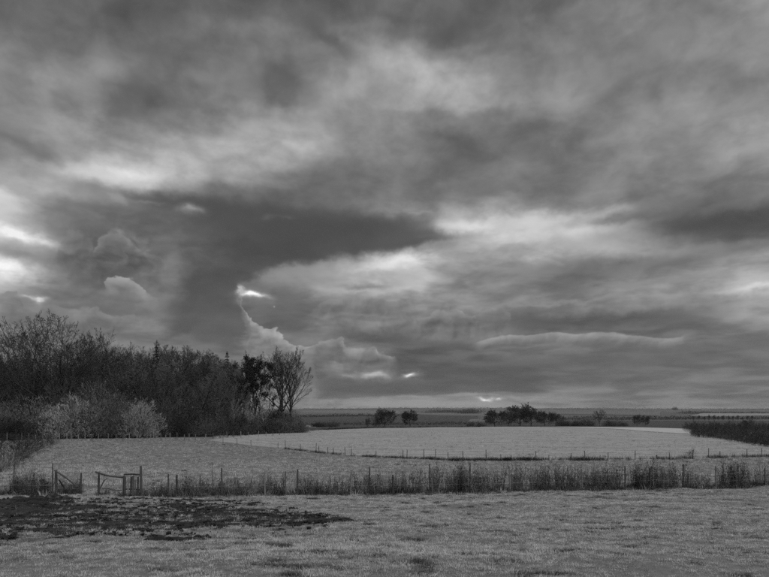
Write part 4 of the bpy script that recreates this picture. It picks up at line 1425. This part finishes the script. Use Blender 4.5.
for a, b_, n, h0, h1, (pd, pm), lab in BANDS:
    for i in range(int(round(n * 0.62))):
        px = rs.uniform(a, b_)
        for _t in range(4):
            if float(vnoise(px / 9.0, 3.3)) + 0.5 > rs.random() * 0.6: break
            px = rs.uniform(a, b_)
        b = fence_base(px); y = b.y + rs.uniform(.06, 1.0)
        x = (px - CXP) / FPX * y
        k = rs.random()
        me = (W_dark[rs.randrange(4)] if k < pd else W_mid[rs.randrange(4)] if k < pd + pm else W_pale[rs.randrange(3)])
        hh = rs.uniform(h0, h1) * (1.0 + 0.35 * float(vnoise(px / 17.0, 8.1)))
        o = obj("dry_weed", me, None, (x, y, float(height(x, y))), rs.uniform(0, 6.28), (rs.uniform(.8, 1.3), rs.uniform(.8, 1.3), hh))
        o.rotation_euler.x = rs.gauss(0, .07); o.rotation_euler.y = rs.gauss(0, .10)
        lb_ = lab.replace("dark dead", "dead").replace("dead weed", ("dark dead weed" if k < pd else "brown dead weed" if k < pd + pm else "straw coloured dead weed"))
        tag(o, lb_, "weed", lb_.replace("weed", "weeds", 1))
for px, hh, wd, lab in [(523, 1.15, 1.3, "densest dark clump of weeds right of the brightest pale post"), (556, 1.0, 1.0, "dark weed clump left of the pale post in the thick stretch"),
                        (563, 1.1, .9, "dark tall clump beside a pale post in the thick stretch"), (640, .85, 1.0, "dark round clump between two dark posts"), (684, 1.05, 1.2, "dark clump around the tall post at right"),
                        (753, .95, 1.2, "dark clump near the right edge of the photograph"), (312, .5, 1.0, "low dark clump right of the dark post"), (160, .55, .8, "small dark clump right of the tall gate post"),
                        (240, .5, .8, "low dark clump left of the first pale post"), (180, .45, .8, "low dark clump behind the stout short post"), (34, .75, 1.1, "thick dark clump left of the slanting rail"),
                        (22, .65, .8, "dark clump near the leftmost thin post"), (398, .5, .9, "low dark clump by the stout dark post"), (594, .9, 1.0, "dark clump right of the second pale post")]:
    b = fence_base(px)
    o = obj("weed_clump", W_bush[rs.randrange(2)], None, b + Vector((0, .25, 0)), rs.uniform(0, 6.28), (wd, wd, hh))
    tag(o, lab, "weeds", "dark weed clumps of the near fence")

# the finer stalks between them, too many to count
stalk_protos = [bpy.data.objects.new("dry_stalks", m_) for m_ in W_mid[:3] + W_pale + W_dark[:2]]
SP, SS = [], []
for a, b_, n, h0, h1, _sh, lab in BANDS:
    for i in range(int(n * 1.1)):
        px = rs.uniform(a, b_); b = fence_base(px); y = b.y + rs.uniform(.06, 1.3); x = (px - CXP) / FPX * y
        SP.append((x, y, float(height(x, y)))); SS.append(rs.uniform(h0 * .6, h1))
scatter("dry_stalks", SP, [rs.uniform(0, 6.28) for _ in SP], SS, [rs.randrange(8) for _ in SP], stalk_protos, "fine dry stalks filling the strip along the near fence", "stalks")

# low growth nobody could count: rank grass and bramble at the foot of both fences
under_protos = [proto("undergrowth", *tuft(34, .22, .12, .42, .006, .7), M_weed_dark) for _ in range(2)] + \
               [proto("undergrowth", *tuft(34, .20, .12, .40, .006, .7), M_weed_mid) for _ in range(2)] + \
               [proto("undergrowth", *tuft(30, .20, .12, .36, .005, .8), M_weed_pale)] + [proto("undergrowth", *tuft(30, .20, .1, .34, .005, .8), M_grass)]


def strip_growth(name, fn, a, b, n, depth, s0, s1, probs, label, gaps=()):
    P, S, K = [], [], []
    for _ in range(n):
        px = random.uniform(a, b)
        if any(g0 < px < g1 for g0, g1 in gaps): continue
        q = fn(px); y = q.y + random.gauss(depth * .4, depth * .5); x = (px - CXP) / FPX * y
        if vnoise(x / 1.3, y / 1.3) + 0.5 < random.random() * .75: continue
        P.append((x, y, float(height(x, y)) - .02)); S.append(random.uniform(s0, s1)); K.append(int(np.searchsorted(np.cumsum(probs), random.random() * .999)))
    return scatter(name, P, [random.uniform(0, 6.28) for _ in P], S, K, under_protos, label, "undergrowth")


def mid_base(px):
    xs_ = [p[0] for p in MIDF]; return ground_at(px, float(np.interp(px, xs_, [p[1] for p in MIDF])))


strip_growth("fence_undergrowth", fence_base, -60, 830, 2300, .6, .35, .95, [.26, .24, .16, .12, .12, .10], "rank grass and bramble matted along the near fence", [(83, 97), (104, 121)])
strip_growth("fence_undergrowth", fence_base, 440, 830, 700, .7, .5, 1.1, [.28, .25, .16, .12, .09, .10], "thicker rank growth along the right of the near fence")
strip_growth("middle_undergrowth", mid_base, 452, 565, 330, .5, .8, 1.7, [.4, .35, .1, .08, .04, .03], "dark weeds along the foot of the middle fence")
strip_growth("middle_undergrowth", mid_base, 560, 830, 420, .5, .8, 1.8, [.35, .3, .15, .1, .05, .05], "patchy weeds along the right of the middle fence")
strip_growth("middle_undergrowth", mid_base, 285, 455, 420, .4, .7, 1.3, [.4, .35, .1, .08, .04, .03], "thin dark line of growth under the middle fence")
for px, top in [(690, 444), (688, 447), (693, 449), (487, 452), (584, 452)]:
    b = mid_base(px)
    o = obj("tall_weed", W_mid[rs.randrange(4)], None, b, rs.uniform(0, 6.28), (1.6, 1.6, h_for(top, b)))
    tag(o, "tall dry stem rising from the middle fence" if px < 600 else "tall dry stems like a sapling at the right of the middle fence", "weed", "tall stems of the middle fence, centre" if px < 600 else "tall stems of the middle fence, right")


def left_bank(px):
    t = (px + 20) / 75.0
    return ground_at(px, float(np.interp(px, [-30, 0, 20, 35, 50], [476, 469, 458, 450, 443])))


strip_growth("bank_growth", left_bank, -30, 52, 900, 3.0, 1.2, 2.6, [.10, .08, .2, .17, .25, .2], "tall rank grass on the bank at the left edge")
for i in range(26):
    px = rs.uniform(-20, 52); b = left_bank(px)
    o = obj("dry_weed", (W_mid + W_pale)[rs.randrange(7)], None, b + Vector((0, rs.uniform(0, 3), 0)), rs.uniform(0, 6.28), (1.5, 1.5, rs.uniform(1.1, 1.9)))
    o.location.z = float(height(o.location.x, o.location.y))
    tag(o, "dead weed on the grassy bank at the left edge", "weed", "dead weeds of the left bank")

for px, dist_, hh, lab in [(4, 8, 2.6, "small bush at the near end of the left bank"), (20, 6, 2.2, "low bush halfway along the left bank"), (33, 5, 2.4, "low bush on the left bank before the wood"),
                           (46, 3, 1.8, "smallest bush at the far end of the left bank")]:
    b = left_bank(px); x, y = (px - CXP) / FPX * (b.y + dist_), b.y + dist_
    tree("bank_bush", V_shrub[rs.randrange(3)], Vector((x, y, float(height(x, y)))), hh, lab, "bush", None, wid=1.3)

# ---------------------------------------------------------------- thin air haze round the whole scene
bm = bmesh.new(); bmesh.ops.create_cube(bm, size=1.0)
me = bpy.data.meshes.new("haze"); bm.to_mesh(me); bm.free()
hx0, hx1, hy0, hy1 = xs.min() - 20, xs.max() + 20, ys.min() - 20, ys.max() + 20
hz0, hz1 = float(GZZ.min()) - 1.0, max(float(GZZ.max()) + 14.0, 34.0)
haze = obj("haze", me, None, ((hx0 + hx1) / 2, (hy0 + hy1) / 2, (hz0 + hz1) / 2), 0.0, (hx1 - hx0, hy1 - hy0, hz1 - hz0))
m = bpy.data.materials.new("thin_haze"); m.use_nodes = True; m.node_tree.nodes.clear()
vn = m.node_tree.nodes.new('ShaderNodeVolumePrincipled')
vn.inputs['Density'].default_value = 8.0e-5
vn.inputs['Color'].default_value = (0.9, 0.9, 0.9, 1)
on = m.node_tree.nodes.new('ShaderNodeOutputMaterial')
m.node_tree.links.new(vn.outputs[0], on.inputs['Volume'])
me.materials.append(m)
tag(haze, "thin haze in the air over the far fields", "haze", kind="stuff")
